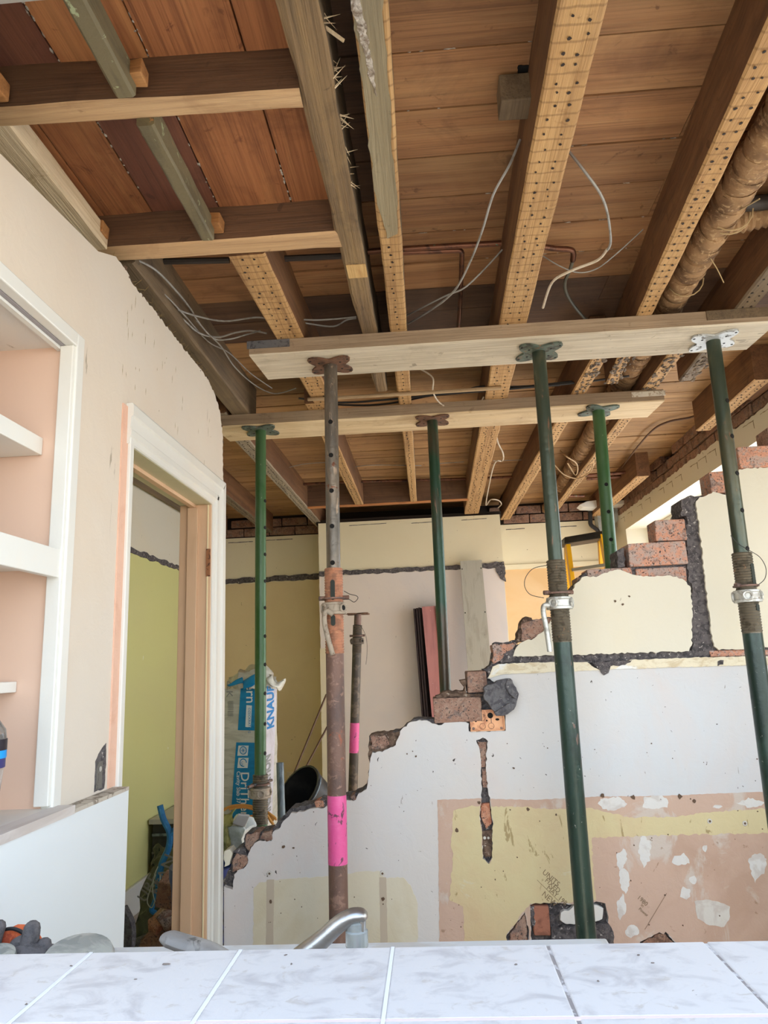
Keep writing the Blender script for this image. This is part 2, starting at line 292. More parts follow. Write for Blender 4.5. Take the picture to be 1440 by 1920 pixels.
def thing(name, loc, label=None, cat=None, group=None, kind=None):
    o = bpy.data.objects.new(name, None); COL.objects.link(o); o.location = loc; o.empty_display_size = .05; LOC[o.name] = Vector(loc)
    if label: o['label'] = label
    if cat: o['category'] = cat
    if group: o['group'] = group
    if kind: o['kind'] = kind
    return o
def text(name, s, size, org, right, upv, m, parent=None, depth=.0006, align='LEFT', kx=1, bold=0):
    c = bpy.data.curves.new(name, 'FONT'); c.body = s; c.size = size; c.extrude = depth; c.resolution_u = 3; c.align_x = align; c.offset = bold
    t = bpy.data.objects.new('tmp', c); COL.objects.link(t); dg = bpy.context.evaluated_depsgraph_get(); dg.update()
    me = bpy.data.meshes.new_from_object(t.evaluated_get(dg)); bpy.data.objects.remove(t)
    r = Vector(right).normalized(); u = Vector(upv).normalized(); n = r.cross(u)
    X = Matrix((r*kx, u, n)).transposed()
    mb = MB(); vs = [X@v.co+Vector(org) for v in me.vertices]; mb.add(vs, [tuple(p.vertices) for p in me.polygons])
    return build(name, mb, m, parent)
def rough(pts, step=.012, amp=.004, seed=0, closed=True, keep=None):
    """subdivide a 2D outline and roughen it; keep(i) -> True leaves edge i straight"""
    r = random.Random(seed); out = []; n = len(pts)
    for i in range(n if closed else n-1):
        a, b = pts[i], pts[(i+1) % n]; L = math.hypot(b[0]-a[0], b[1]-a[1]); k = max(1, int(L/step)); out.append(a)
        if keep and keep(i): continue
        nx, nz = -(b[1]-a[1])/(L+1e-9), (b[0]-a[0])/(L+1e-9)
        for j in range(1, k):
            t = j/k; d = r.uniform(-amp, amp); out.append((a[0]+(b[0]-a[0])*t+nx*d, a[1]+(b[1]-a[1])*t+nz*d))
    return out
def pp(px, Y): return [(p.x, p.z) for p in (PY(x, y, Y) for x, y in px)]
# ============================================================ STRUCTURE
HZ = 2.505; BZ = 2.67; YF = 2.65
def struct(name, mb, m, **k): return build(name, mb, m, kind='structure', **k)
struct('floor', MB().box(-1.95, 1.9, .5, 6.2, -.1, 0), CONC)
build('bounce_ground', MB().box(-14, 14, -22, .45, -.16, -.02), BOUNCEG, kind='structure')  # unseen ground added to bounce warm sun up to the ceiling
# ---- ceiling with its boards
ceil = struct('ceiling', MB().box(-1.95, 1.9, .8, 6.3, 2.71, 2.80), SLAB)  # dark slab added above the boards to block light
rb = random.Random(3); y = .806; k = 0
dark_rows = {9: 1, 8: .5}
while y < 6.15:
    w = .168 if y < 2.6 else .146
    m = BX if y < 2.35 else BXR
    if 9 <= k <= 10: m = BXD
    if y < .95: y += w; k += 1; continue
    cuts = [-1.9, rb.uniform(-.48, -.42), rb.uniform(.33, .34) if k % 3 else rb.uniform(.66, .74), 1.72]
    if y < 1.72: cuts[0] = -.17; cuts = [-.17, -.045, .33 if k % 2 else .71, 1.72]
    for a, b in zip(cuts[:-1], cuts[1:]):
        dz = rb.uniform(-.003, .003); mm = BXD if (a < -.1 and b < 0 and y < 1.75) else m  # shade in the narrow gap between two joists, put in as dark boards
        build('floor_board', MB().box(a+.001, b-.001, y+.0028, y+w-.0032, BZ+dz, BZ+.022+dz), mm, ceil)
    y += w; k += 1
# boards of the lower bay at the front left, running lengthwise
xs = [-.94, -.835, -.70, -.515, -.315, -.17]
for i, (a, b) in enumerate(zip(xs[:-1], xs[1:])):
    for ya, yb in ((.95, 1.215), (1.22, 1.74)):
        build('floor_board', MB().box(a+.002, b-.002, ya, yb, 2.607, 2.63), BYD if (i == 2 and ya > 1) or (i in (0, 1) and ya < 1.1) else BY, ceil)
# dust squeezed through the board joints
dj = MB(); r = random.Random(5)
for (X0, Y0, Y1) in ((-.515, 1.24, 1.7), (-.515, 1.0, 1.2), (-.70, 1.0, 1.2), (-.70, 1.3, 1.6), (-.315, 1.5, 1.69)):
    for i in range(14):
        yy = r.uniform(Y0, Y1); dj.blob((X0+r.uniform(-.003, .003), yy, 2.607), (r.uniform(.001, .003), r.uniform(.002, .008), .0012), i, .3, 1)
for i in range(60):
    row = r.choice([1.31, 1.478, 1.646, 1.814, 1.982, 2.15]); dj.blob((r.uniform(0, 1.3), row+.0, BZ), (r.uniform(.003, .012), .0014, .0012), i, .3, 1)
build('joint_dust', dj, DUSTW, ceil, kind='stuff')
struct('trim_1', MB().box(-1.0, -.6, .70, 1.045, 2.59, 2.606), WHITE)
# ---- left wall (with alcove and doorway)
XL = -.78
D0, D1, DH = 1.79, 2.52, 1.985      # doorway
A1, AT, AB = 1.475, 2.112, 1.115    # alcove edge, top, floor
top = [(.6, 2.502), (1.66, 2.470)]
tp = [(1.66, 2.455), (1.73, 2.452), (1.78, 2.437), (1.95, 2.441), (2.1, 2.436), (2.3, 2.44), (2.45, 2.435), (2.55, 2.41), (2.62, 2.36), (2.66, 2.27), (2.655, 2.2), (2.67, 2.1), (2.65, 2.0), (2.665, 1.9), (2.65, 1.78), (2.65, 0)]
pts = [(.6, 0), (.6, 2.502)]+[(1.66, 2.470)]+rough(tp, .012, .005, 3, False)
wl = struct('wall_left', MB().prism([(.6, AT), (.6, 2.31), (1.15, 2.362), (1.56, 2.408)]+rough(tp[:13], .012, .005, 3, False)+[(2.65, 1.90), (D1, DH), (D0, DH), (D0, AB-.03), (A1, AB-.03), (A1, AT)], XL-.014, XL, ax=0), LWALL)
build('wall_core', MB().prism([(.6, AT+.02), (.6, 2.30), (1.15, 2.352), (1.56, 2.40)]+[(a-.012, b-.012) for a, b in tp[2:12]]+[(2.63, 2.0), (D1+.03, DH+.03), (D0-.03, DH+.03), (D0-.03, 0), (.6, 0), (.6, AB-.05), (A1+.02, AB-.05), (A1+.02, AT+.02)], XL-.10, XL-.0135, ax=0), MORTB, wl)
build('plaster_lower', MB().box(XL-.014, XL-.0005, .6, D0, 0, AB-.03), WHITE, wl)
build('wall_core_end', MB().box(XL-.11, XL-.001, D1+.04, 2.645, 0, 2.0), MORTB, wl)
# crumbs of plaster along the torn edge
cr = MB(); r = random.Random(8)
for i in range(90):
    j = r.randrange(len(tp)-3); t = r.random(); a, b = tp[j], tp[j+1]
    cr.blob((XL-r.uniform(0, .02), a[0]+(b[0]-a[0])*t+r.uniform(0, .008), a[1]+(b[1]-a[1])*t+r.uniform(-.006, .006)), (r.uniform(.002, .007),)*3, i, .4, 1)
build('torn_edge_crumbs', cr, MORTB, wl, kind='stuff')
hm = MB()
for i in range(150):
    yy = r.uniform(1.68, 2.5); p = Vector((XL-.02+r.uniform(-.02, .01), yy, 2.455+r.uniform(-.012, .012)))
    hm.tube([p, p+Vector((r.uniform(-.02, .03), r.uniform(-.02, .02), r.uniform(-.005, .02)))], .0006, 3)
build('plaster_hair', hm, mat('plaster_hair', (140, 116, 74), .9), wl, kind='stuff')
# cracks and scuffs on the left wall: narrow flakes of missing paint
sc = MB(); r = random.Random(12)
for i in range(34):
    yy = r.uniform(1.72, 2.5); zz = r.uniform(2.06, 2.38); h = r.uniform(.006, .04)
    sc.prism(rough([(yy, zz), (yy+.0022, zz+h*.5), (yy+.001, zz+h), (yy-.0012, zz+h*.5)], .004, .0008, i), XL, XL+.0004, ax=0)
build('paint_scuffs', sc, mat('scuff_brown', (172, 158, 130), .9), wl, kind='stuff')
# alcove
alc = thing('wall_alcove', (XL, 1.2, AB), kind='structure')
build('alcove_side', MB().box(XL-.5, XL-.0145, A1, A1+.02, AB-.03, AT), PEACH, alc)
build('alcove_back', MB().box(XL-.52, XL-.5, .6, A1+.02, AB-.03, AT+.02), PEACH, alc)
build('alcove_soffit', MB().box(XL-.5, XL-.0145, .6, A1, AT, AT+.02), WHITE, alc)
build('alcove_frame', MB().box(XL-.02, XL+.006, A1-.0015, A1+.032, AB-.02, AT+.032), GLOSS, alc, bevel=.003)
build('alcove_frame', MB().box(XL-.02, XL+.006, .6, A1-.0015, AT-.002, AT+.032), GLOSS, alc, bevel=.003)
build('frame_bead', MB().box(XL-.03, XL+.001, A1-.012, A1, AB, AT-.002), GLOSS, alc, bevel=.002)
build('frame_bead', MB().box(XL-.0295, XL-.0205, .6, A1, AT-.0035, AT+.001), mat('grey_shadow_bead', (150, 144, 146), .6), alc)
build('frame_bead', MB().box(XL-.042, XL-.030, .6, A1, AT-.010, AT), GLOSS, alc)
build('alcove_floor', MB().box(XL-.5, XL-.001, .6, A1, AB-.03, AB-.005), WHITE, alc)
# shelves
def shelf(x1, z0, z1, lab, yb=A1-.002, m=GLOSS):
    t = thing('alcove_shelf', (XL-.25, 1.2, z0), lab, 'shelf')
    build('shelf_board', MB().box(XL-.49, x1, .62, yb, z0, z1), m, t, bevel=.002)
    return t
shelf(-.842, 1.853, 1.893, 'white wall shelf in the peach alcove, topmost, ending short of the alcove front')
shelf(-.865, 1.340, 1.362, 'white wall shelf in the peach alcove, lowest and thinnest, level with the bottle top')
t = shelf(-.79, 1.595, 1.612, 'deep white shelf with a thick fascia board across the whole peach alcove')
build('fascia', MB().box(-.800, -.783, .62, A1-.002, 1.575, 1.636), GLOSS, t, bevel=.002)
# worktop-height panel on the left wall
pn = struct('trim_2', MB().box(XL+.0005, -.742, .62, 1.768, 0, 1.095), PANEL)
build('ledge', MB().box(XL+.0005, -.738, .62, A1+.02, 1.095, 1.112), mat('greyish_ledge', (206, 198, 192), .6, 0, [((12, 4, 12), .5, .65, (180, 168, 160), 5, .6)]), pn)
build('ledge', MB().box(XL+.0005, -.741, A1+.02, 1.768, 1.095, 1.103), mat('dusty_ledge', (188, 178, 164), .8, 0, [(40, .5, .6, (130, 118, 104), 5)]), pn)
# door 1
dr = thing('door_1', (XL, (D0+D1)/2, 0), kind='structure')
build('lining_head', MB().box(XL-.115, XL+.002, D0-.02, D1+.02, DH-.018, DH), JAMBG, dr)
build('lining_head_stop', MB().box(XL-.075, XL-.055, D0, D1-.004, DH-.03, DH-.018), JAMB, dr)
build('lining_jamb', MB().box(XL-.115, XL+.002, D1-.01, D1+.02, 0, DH-.018), JAMB, dr, bevel=.002)
build('lining_stop', MB().box(XL-.083, XL-.045, D1-.022, D1-.01, 0, DH-.03), JAMB, dr, bevel=.002)
build('lining_stop', MB().box(XL-.0105, XL-.0065, D1-.014, D1-.008, 0, DH-.02), mat('cream_paint_line', (238, 222, 180), .5), dr)
build('lining_jamb', MB().box(XL-.115, XL+.002, D0-.03, D0-.005, 0, DH-.018), GLOSS, dr)
hg = build('hinge_recess', MB().box(XL-.013, XL+.0015, D1-.0165, D1-.0095, 1.70, 1.80), mat('bare_hinge_wood', (150, 100, 66), .9, 0, [(60, .5, .6, (84, 54, 38), 4)]), dr)
def architrave(name, pa, pb, w, inward, par):
    """moulded board from pa to pb (y,z); inward = unit (y,z) towards the opening"""
    prof = [(0, 0), (0, .017), (.006, .020), (w*.30, .020), (w*.34, .014), (w*.62, .012), (w*.66, .016), (w*.80, .016), (w*.84, .011), (w*.97, .010), (w, .006), (w, 0)]
    mb = MB(); vs = []; n = len(prof)
    for (qy, qz, sh) in (pa+(1,), pb+(-1,)):
        dy, dz = pb[0]-pa[0], pb[1]-pa[1]; L = math.hypot(dy, dz); dy /= L; dz /= L
        for d, h in prof:
            miter = d*sh*par[0] if sh == 1 else d*par[1]*-1
            vs.append((XL+h, qy+inward[0]*d+dy*miter, qz+inward[1]*d+dz*miter))
    fs = [(i, (i+1) % n, (i+1) % n+n, i+n) for i in range(n)]+[tuple(range(n)), tuple(range(2*n-1, n-1, -1))]
    return mb.add(vs, fs)
build('architrave_head', architrave('h', (D0-.03, DH+.095), (D1+.125, DH+.095), .112, (0, -1), (0, 1)), GLOSS, dr)
build('architrave_side', architrave('s', (D1+.125, DH+.095), (D1+.125, 0), .128, (-1, 0), (.8, 0)), GLOSS, dr)
build('architrave_side', MB().box(XL-.001, XL+.012, D0-.022, D0+.001, 0, DH+.06), GLOSS, dr, bevel=.002)
build('bare_strip', MB().box(XL-.001, XL+.004, D0-.058, D0-.022, 1.105, DH+.085), SALM, dr)
tn = MB(); tn.prism(rough([(2.645, 1.2), (2.675, 1.25), (2.68, 1.62), (2.668, 1.7), (2.672, 1.95), (2.645, 2.06)], .02, .006, 2), XL-.01, XL+.004, ax=0)
build('torn_plaster_edge', tn, SALM, wl)
# switch back-box set low in the left wall
sb = thing('back_box', (XL, 1.68, 1.11), 'dusty grey metal back box sunk in the white wall left of the doorway', 'back box')
build('recess', MB().prism(rough([(1.665, 1.108), (1.665, 1.175), (1.688, 1.195), (1.718, 1.21), (1.722, 1.16), (1.716, 1.108)], .01, .002, 4), XL-.001, XL+.0006, ax=0), MORT, sb)
build('box_plate', MB().box(XL, XL+.0015, 1.672, 1.702, 1.112, 1.172), mat('dull_grey_steel', (120, 118, 112), .6, .4, [(40, .5, .6, (90, 88, 84), 4)]), sb)
build('screw_hole', MB().lathe((XL+.0015, 1.69, 1.155), (1, 0, 0), [(.006, 0), (.006, .001)], 10), GALV, sb)
# ---- rear room walls
wr = struct('wall_back', MB().box(-1.95, 1.9, 6.05, 6.2, 0, 2.49), CREAMB)
build('lower_paint', MB().prism(rough([(-1.8, .1), (-1.8, 2.085), (-.83, 2.092), (-.83, .1)], .05, .003, 1), 6.046, 6.05), OCHRE, wr)
build('lower_paint', MB().prism(rough([(.6, .1), (.6, 2.10), (1.6, 2.10), (1.6, .1)], .05, .003, 1), 6.046, 6.05), ORNG, wr)
build('rail_scar', MB().prism(rough([(-1.8, 2.09), (-1.8, 2.135), (-.85, 2.145), (-.85, 2.10)], .03, .007, 4), 6.04, 6.05), MORT, wr)
build('picture_rail', MB().box(.6, 1.62, 6.03, 6.05, 2.10, 2.14), CREAMB, wr)
dk = MB()
for (x0, x1, z) in ((-1.72, -1.5, 2.455), (-1.4, -1.15, 2.46), (.7, .86, 2.45), (1.1, 1.3, 2.45)): dk.prism(rough([(x0, z), (x1, z+.002), (x1, z-.004), (x0, z-.005)], .02, .001, 2), 6.0485, 6.05)
build('plaster_cracks', dk, MORT, wr, kind='stuff')
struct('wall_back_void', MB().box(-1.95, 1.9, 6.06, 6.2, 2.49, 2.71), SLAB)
for row in range(2):
    x = -1.8+row*.11
    while x < 1.6:
        w = .215
        if not (-.84 < x+w/2 < .6): build('brick', MB().rbox((x+w/2, 6.07, 2.535+row*.078), (w, .06, .066), (0, 0, random.uniform(-.01, .01)), jit=.003), BR3, wr, bevel=.003)
        x += w+.011
ch = struct('wall_chimney', MB().box(-.85, .605, 5.58, 6.05, 0, 2.49), CREAMB)
build('lower_plaster', MB().prism(rough([(-.85, .1), (-.85, 2.06), (-.3, 2.066), (.1, 2.064), (.56, 2.07), (.575, 2.0), (.6, 1.97), (.605, .1)], .04, .004, 6), 5.575, 5.58), CHIM, ch)
build('rail_scar', MB().prism(rough([(-.85, 2.062), (-.85, 2.10), (-.2, 2.098), (.3, 2.10), (.61, 2.11), (.61, 2.06), (.2, 2.066), (-.3, 2.064)], .03, .006, 9), 5.57, 5.58), MORT, ch)
build('corner_damage', MB().prism(rough([(.53, 2.075), (.61, 2.085), (.615, 1.95), (.59, 1.965), (.565, 2.0)], .02, .006, 5), 5.566, 5.575), MORT, ch)
build('corner_strip', MB().box(-.855, -.80, 5.573, 5.58, .1, 1.5), CREAMB, ch)
dk = MB()
for (x0, x1, z) in ((-.6, -.3, 2.462), (-.1, .12, 2.455), (.3, .5, 2.46)): dk.prism(rough([(x0, z), (x1, z+.004), (x1, z), (x0, z-.004)], .02, .001, 2), 5.5785, 5.58)
build('plaster_cracks', dk, MORT, ch, kind='stuff')
build('wall_plate', MB().box(-.87, .62, 5.60, 5.9, 2.49, 2.52), SLAB, ch)
gw = struct('wall_side_left', MB().box(-1.95, -1.8, .9, 6.05, 0, 2.71), GREENW)
build('upper_paint', MB().box(-1.802, -1.797, 1, 6.05, 2.115, 2.52), CREAM, gw)
build('rail_scar', MB().prism(rough([(1, 2.085), (1, 2.12), (6.05, 2.12), (6.05, 2.088)], .05, .008, 3), -1.8, -1.792, ax=0), MORT, gw)
struct('baseboard_left', MB().box(-1.8, -1.78, 1, 6.05, 0, .165), GLOSS, bevel=.004)
struct('wall_side_left_end', MB().box(-1.95, XL-.1, .8, .9, 0, 2.8), WHITE)
# ---- right wall with bricks above the plaster and the long window
wrt = struct('wall_right', MB().box(1.62, 1.9, 2.35, 2.75, 0, 2.49), CREAM)
build('plaster', MB().box(1.62, 1.9, .8, 2.35, 0, .95), CREAM, wrt); build('plaster', MB().box(1.62, 1.9, .8, 2.35, 2.15, 2.49), CREAM, wrt)
w2 = thing('window_fill', (1.75, 1.6, .95), kind='structure')  # unseen window added to brighten the left side of the room
for (a, b, c, d) in ((.8, .85, .95, 2.15), (2.30, 2.35, .95, 2.15), (.85, 2.30, .95, 1.0), (.85, 2.30, 2.11, 2.15)): build('window_frame', MB().box(1.80, 1.86, a, b, c, d), GLOSS, w2, bevel=.003)
build('pane', MB().box(1.828, 1.832, .85, 2.30, 1.0, 2.11), thin_glass(), w2)
tpr = rough([(6.05, 2.49), (5.0, 2.485), (4.2, 2.49), (3.4, 2.475), (2.75, 2.48)], .03, .007, 6, False)
build('lintel_plaster', MB().prism([(2.75, 2.345), (6.05, 2.345)]+tpr, 1.62, 1.9, ax=0), CREAM, wrt)
build('plaster', MB().box(1.62, 1.9, 5.74, 6.05, 0, 2.345), CREAM, wrt)
build('plaster', MB().box(1.62, 1.9, 2.75, 5.74, 0, .3), CREAM, wrt)
crk = MB(); r = random.Random(3); yy = 2.8
while yy < 5.9:
    crk.prism(rough([(yy, 2.452), (yy+.12, 2.455), (yy+.12, 2.452), (yy, 2.448)], .02, .002, int(yy*50)), 1.6195, 1.6203, ax=0); yy += r.uniform(.13, .3)
    crk.prism(rough([(yy, 2.41), (yy+.004, 2.45), (yy+.01, 2.45), (yy+.006, 2.41)], .01, .001, int(yy*50)), 1.6195, 1.6203, ax=0)
build('plaster_cracks', crk, mat('crack_brown', (140, 124, 96), .9), wrt, kind='stuff')
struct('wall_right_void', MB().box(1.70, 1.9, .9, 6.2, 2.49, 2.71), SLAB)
for row in range(3):
    yy = 2.5+(row % 2)*.11
    while yy < 5.95:
        w = .215
        if not (row == 2 and random.random() < .2): build('brick', MB().rbox((1.675, yy+w/2, 2.512+row*.066), (.1, w, .058), (0, 0, random.uniform(-.012, .012)), jit=.004), BR3, wrt, bevel=.003)
        yy += w+.012
wn = thing('window_1', (1.75, 4.2, 1.0), kind='structure')
for (a, b, c, d) in ((2.75, 2.80, .3, 2.345), (5.69, 5.74, .3, 2.345), (2.8, 5.69, .3, .36), (2.8, 5.69, 2.305, 2.345), (4.2, 4.25, .36, 2.305)):
    build('window_frame', MB().box(1.80, 1.86, a, b, c, d), GLOSS, wn, bevel=.003)
build('window_sill', MB().box(1.60, 1.80, 2.75, 5.74, .28, .3), GLOSS, wn)
build('pane', MB().box(1.828, 1.832, 2.8, 5.69, .36, 2.305), thin_glass(), wn)
# ============================================================ FRONT BROKEN WALL
core_px = [(418, 1650), (432, 1626), (436, 1604), (455, 1592), (460, 1564), (486, 1561), (508, 1557), (520, 1541), (545, 1516), (583, 1508), (600, 1500), (622, 1500), (660, 1492), (688, 1474), (693, 1440), (692, 1380),
    (748, 1371), (775, 1349), (816, 1349), (816, 1312), (878, 1308), (878, 1264), (918, 1260), (927, 1213), (984, 1205), (986, 1162), (1046, 1156), (1068, 1112), (1096, 1074), (1180, 1067), (1181, 1033), (1184, 1026),
    (1234, 1020), (1235, 981), (1292, 975), (1293, 940), (1336, 932), (1337, 892), (1392, 884), (1393, 846), (1606, 836), (1606, 1990), (418, 1990)]
core = rough(pp(core_px, YF+.02), .015, .0035, 21)
wf = struct('wall_front', MB().prism(core, YF+.022, YF+.12), MORT)
def layer(name, px, m, y0=YF, y1=YF+.022, holes=(), amp=.003, step=.009, seed=1, parent=wf, keep=None):
    hs = [rough(pp(h, y0), step, amp, seed+5+i) for i, h in enumerate(holes)]
    return build(name, MB().prism(rough(pp(px, y0), step, amp, seed, keep=keep), y0, y1, hs), m, parent)
low_top = [(420, 1662), (436, 1668), (439, 1640), (446, 1630), (456, 1629), (464, 1619), (466, 1600), (477, 1581), (488, 1576), (509, 1577), (512, 1560), (526, 1551), (531, 1540), (541, 1532), (546, 1524), (570, 1522), (586, 1516), (607, 1516), (620, 1508), (655, 1501), (667, 1500), (672, 1488), (687, 1480), (692, 1455), (693, 1440), (698, 1411), (717, 1410),
    (742, 1397), (750, 1372), (769, 1354), (786, 1350), (805, 1353), (822, 1360), (839, 1354), (861, 1352), (879, 1357), (879, 1371), (948, 1370), (948, 1330), (960, 1325), (970, 1300), (940, 1285), (914, 1272), (921, 1262), (1440, 1241), (1606, 1238)]
chase = [(893, 1388), (905, 1383), (915, 1390), (913, 1408), (911, 1440), (915, 1480), (919, 1496), (920, 1515), (925, 1545), (924, 1560), (923, 1608), (917, 1620), (905, 1610), (904, 1560), (899, 1530), (903, 1496), (902, 1440), (899, 1404)]
hole2 = [(994, 1697), (1010, 1690), (1060, 1694), (1090, 1697), (1118, 1690), (1135, 1694), (1141, 1720), (1139, 1738), (1150, 1746), (1150, 1790), (996, 1790)]
hole3 = [(948, 1756), (984, 1710), (992, 1745), (992, 1800), (948, 1800)]
hole4 = [(1195, 1790), (1200, 1766), (1236, 1748), (1244, 1752), (1248, 1747), (1268, 1768), (1268, 1790)]
layer('plaster', low_top+[(1606, 1990), (420, 1990)], SKIM, holes=[chase, hole2, hole3, hole4], seed=3, keep=lambda i: i > len(low_top)-3)
layer('plaster', [(962, 1231), (968, 1214), (981, 1203), (1001, 1197), (1019, 1184), (1035, 1160), (1050, 1138), (1066, 1116), (1081, 1093), (1095, 1081), (1118, 1082), (1134, 1074), (1163, 1068), (1195, 1079), (1223, 1081), (1257, 1079), (1279, 1085), (1294, 1099), (1298, 1127), (1297, 1210), (1292, 1221)], CREAM, seed=5)
layer('plaster', [(1305, 940), (1312, 932), (1325, 929), (1337, 922), (1350, 925), (1361, 928), (1372, 900), (1386, 880), (1440, 876), (1606, 872), (1606, 1216), (1440, 1214), (1348, 1219), (1339, 1212), (1332, 1168), (1323, 1093), (1314, 1010)], CREAM, seed=7)
# stub of picture rail below the horizontal chase
layer('picture_rail', [(924, 1250), (935, 1245), (1000, 1242), (1100, 1241), (1115, 1252), (1133, 1262), (1142, 1248), (1170, 1245), (1182, 1237), (1300, 1233), (1606, 1226), (1606, 1241), (1180, 1254), (945, 1264), (915, 1272)], mat('cream_rail_paint', (220, 210, 184), .6, 0, [((20, 20, 40), .5, .62, (196, 178, 144), 5, .8), (9, .6, .64, (224, 224, 220), 5)], .4), y0=YF-.006, seed=9, amp=.0015)
layer('chase_mortar', [(930, 1238), (968, 1228), (1297, 1219), (1345, 1216), (1606, 1212), (1606, 1227), (1300, 1234), (1180, 1239), (1100, 1243), (960, 1246)], MORT, y0=YF+.012, y1=YF+.03, seed=11, amp=.004)
layer('chase_mortar', [(1291, 950), (1306, 946), (1312, 1010), (1322, 1093), (1331, 1168), (1342, 1222), (1300, 1232), (1296, 1150), (1298, 1100), (1290, 1085), (1286, 1000)], MORT, y0=YF+.010, y1=YF+.03, seed=13, amp=.005)
layer('torn_mortar', [(1110, 1242), (1185, 1238), (1172, 1247), (1145, 1249), (1141, 1262), (1133, 1266), (1120, 1252)], MORT, y0=YF-.008, y1=YF+.002, seed=14, amp=.003)
layer('torn_mortar', [(1346, 1240), (1357, 1238), (1356, 1246), (1346, 1249)], MORT, y0=YF-.008, y1=YF+.002, seed=15, amp=.003)
# paint ghosts and bare patches, thin layers on the skim
L1 = YF-.0012
layer('bare_plaster_patch', [(820, 1500), (903, 1497), (899, 1530), (904, 1560), (905, 1610), (917, 1620), (923, 1608), (924, 1560), (925, 1545), (919, 1498), (1000, 1500), (1110, 1494), (1250, 1492), (1440, 1484), (1606, 1480), (1606, 1990), (826, 1990), (822, 1600)], PINKP, y0=L1, y1=YF+.001, holes=[hole2, hole3, hole4], amp=.0012, seed=17)
layer('yellow_paint_patch', [(850, 1520), (880, 1512), (901, 1511), (899, 1530), (904, 1560), (905, 1610), (917, 1620), (923, 1608), (924, 1560), (925, 1545), (920, 1512), (960, 1512), (1040, 1517), (1110, 1515), (1180, 1533), (1260, 1532), (1340, 1522), (1440, 1516), (1606, 1514), (1606, 1560), (1440, 1562), (1250, 1566), (1110, 1571), (1112, 1640), (1118, 1688), (1060, 1692), (994, 1694), (972, 1722), (950, 1752), (948, 1810), (872, 1810), (868, 1700), (843, 1688), (850, 1600), (846, 1590)], YELP, y0=L1-.001, y1=L1+.0005, amp=.003, seed=19)
layer('white_filler_patch', [(1302, 1690), (1330, 1687), (1352, 1693), (1369, 1700), (1367, 1725), (1358, 1738), (1330, 1735), (1308, 1722)], mat('filler_grey_white', (208, 204, 196), .8, 0, [(14, .5, .6, (196, 188, 180), 4)], .2), y0=L1-.001, y1=L1+.0005, amp=.002, seed=20)
FILL = mat('filler_pale', (212, 210, 206), .8, 0, [(14, .5, .6, (198, 192, 186), 4)], .2)
r = random.Random(31)
for i, (cx, cy, w, h) in enumerate([(1210, 1595, 14, 34), (1232, 1505, 30, 14), (1150, 1507, 26, 16), (1278, 1612, 20, 12), (1284, 1675, 12, 12), (1420, 1625, 20, 30), (1186, 1745, 14, 14), (1345, 1512, 10, 4), (1165, 1610, 14, 20), (1170, 1650, 12, 26), (1410, 1505, 26, 9), (1322, 1590, 5, 8), (1300, 1650, 8, 8), (1165, 1700, 10, 24)]):
    q = [(cx+math.cos(a)*w*r.uniform(.6, 1.15), cy+math.sin(a)*h*r.uniform(.6, 1.15)) for a in (k*math.tau/10 for k in range(10))]
    layer('filler_patch', q, FILL, y0=L1-.0006, y1=L1+.0005, amp=.003, step=.006, seed=40+i)
layer('beige_paint_patch', [(476, 1665), (486, 1655), (540, 1648), (600, 1644), (660, 1638), (680, 1634), (712, 1634), (720, 1646), (755, 1645), (770, 1660), (782, 1690), (784, 1810), (474, 1810)], BEIGEP, y0=L1, y1=YF+.001, seed=51, amp=.002)
layer('stripe_paint', [(500, 1650), (514, 1649), (512, 1810), (498, 1810)], GREYST, y0=L1-.0005, y1=L1+.0005, seed=52, amp=.0008)
layer('stripe_paint', [(711, 1645), (724, 1645), (728, 1810), (714, 1810)], GREYST, y0=L1-.0005, y1=L1+.0005, seed=53, amp=.0008)
# fixing holes, chips and pencil marks
pc = MB(); r = random.Random(77)
for (x, y_, s) in [(505, 1638, 3), (717, 1638, 3), (507, 1691, 3), (718, 1686, 3), (531, 1588, 3), (550, 1590, 2), (1331, 1540, 4), (1397, 1544, 4), (857, 1557, 4), (1043, 1528, 2), (898, 1505, 3), (1130, 1492, 4), (1187, 1495, 4), (1275, 1494, 4), (1302, 1502, 3), (990, 1518, 3), (1051, 1198, 3), (780, 1418, 2), (963, 1440, 2), (1154, 1127, 2), (1180, 1118, 2), (1168, 1133, 2)]+[(r.uniform(480, 1430), r.uniform(1380, 1745), r.uniform(.6, 1.4)) for _ in range(70)]:
    if y_ > 1500 and x < 500: continue
    p = PY(x, y_, YF-.004); q = [(p.x+math.cos(a)*s*.0019*r.uniform(.6, 1.3), p.z+math.sin(a)*s*.0019*r.uniform(.6, 1.4)) for a in (k*math.tau/7 for k in range(7))]
    pc.prism(q, YF-.0036, YF-.002)
build('nail_holes', pc, mat('hole_brown', (96, 76, 60), .9), wf, kind='stuff')
rp = MB()
for (x, y_) in ((505, 1638), (717, 1638), (1331, 1540), (1397, 1544), (1051, 1198)):
    p = PY(x, y_, YF-.004); rp.lathe((p.x, YF-.001, p.z), (0, -1, 0), [(.009, 0), (.008, .003), (.004, .0035), (.004, 0)], 12)
build('wall_plugs', rp, mat('wall_plug', (200, 196, 188), .6), wf, kind='stuff')
PEN = mat('pencil_mark', (128, 108, 82), .9); a45 = math.radians(-43); R_ = (math.cos(a45), 0, math.sin(a45)); U_ = (-math.sin(a45), 0, math.cos(a45))
for s, px, sz in (('UNITS', (1016, 1637), .025), ('FIXED', (1021, 1652), .023), ('MAY 198', (1024, 1666), .022), ('NEW', (1015, 1678), .026), ('1980', (1194, 1684), .020), ('in', (1201, 1698), .014), ('Power', (1197, 1705), .014)):
    p = PY(*px, YF-.003); text('pencil_writing', s, sz, (p.x, YF-.0028, p.z), R_, U_, PEN, wf, .0002, kx=.95)
ln = MB()
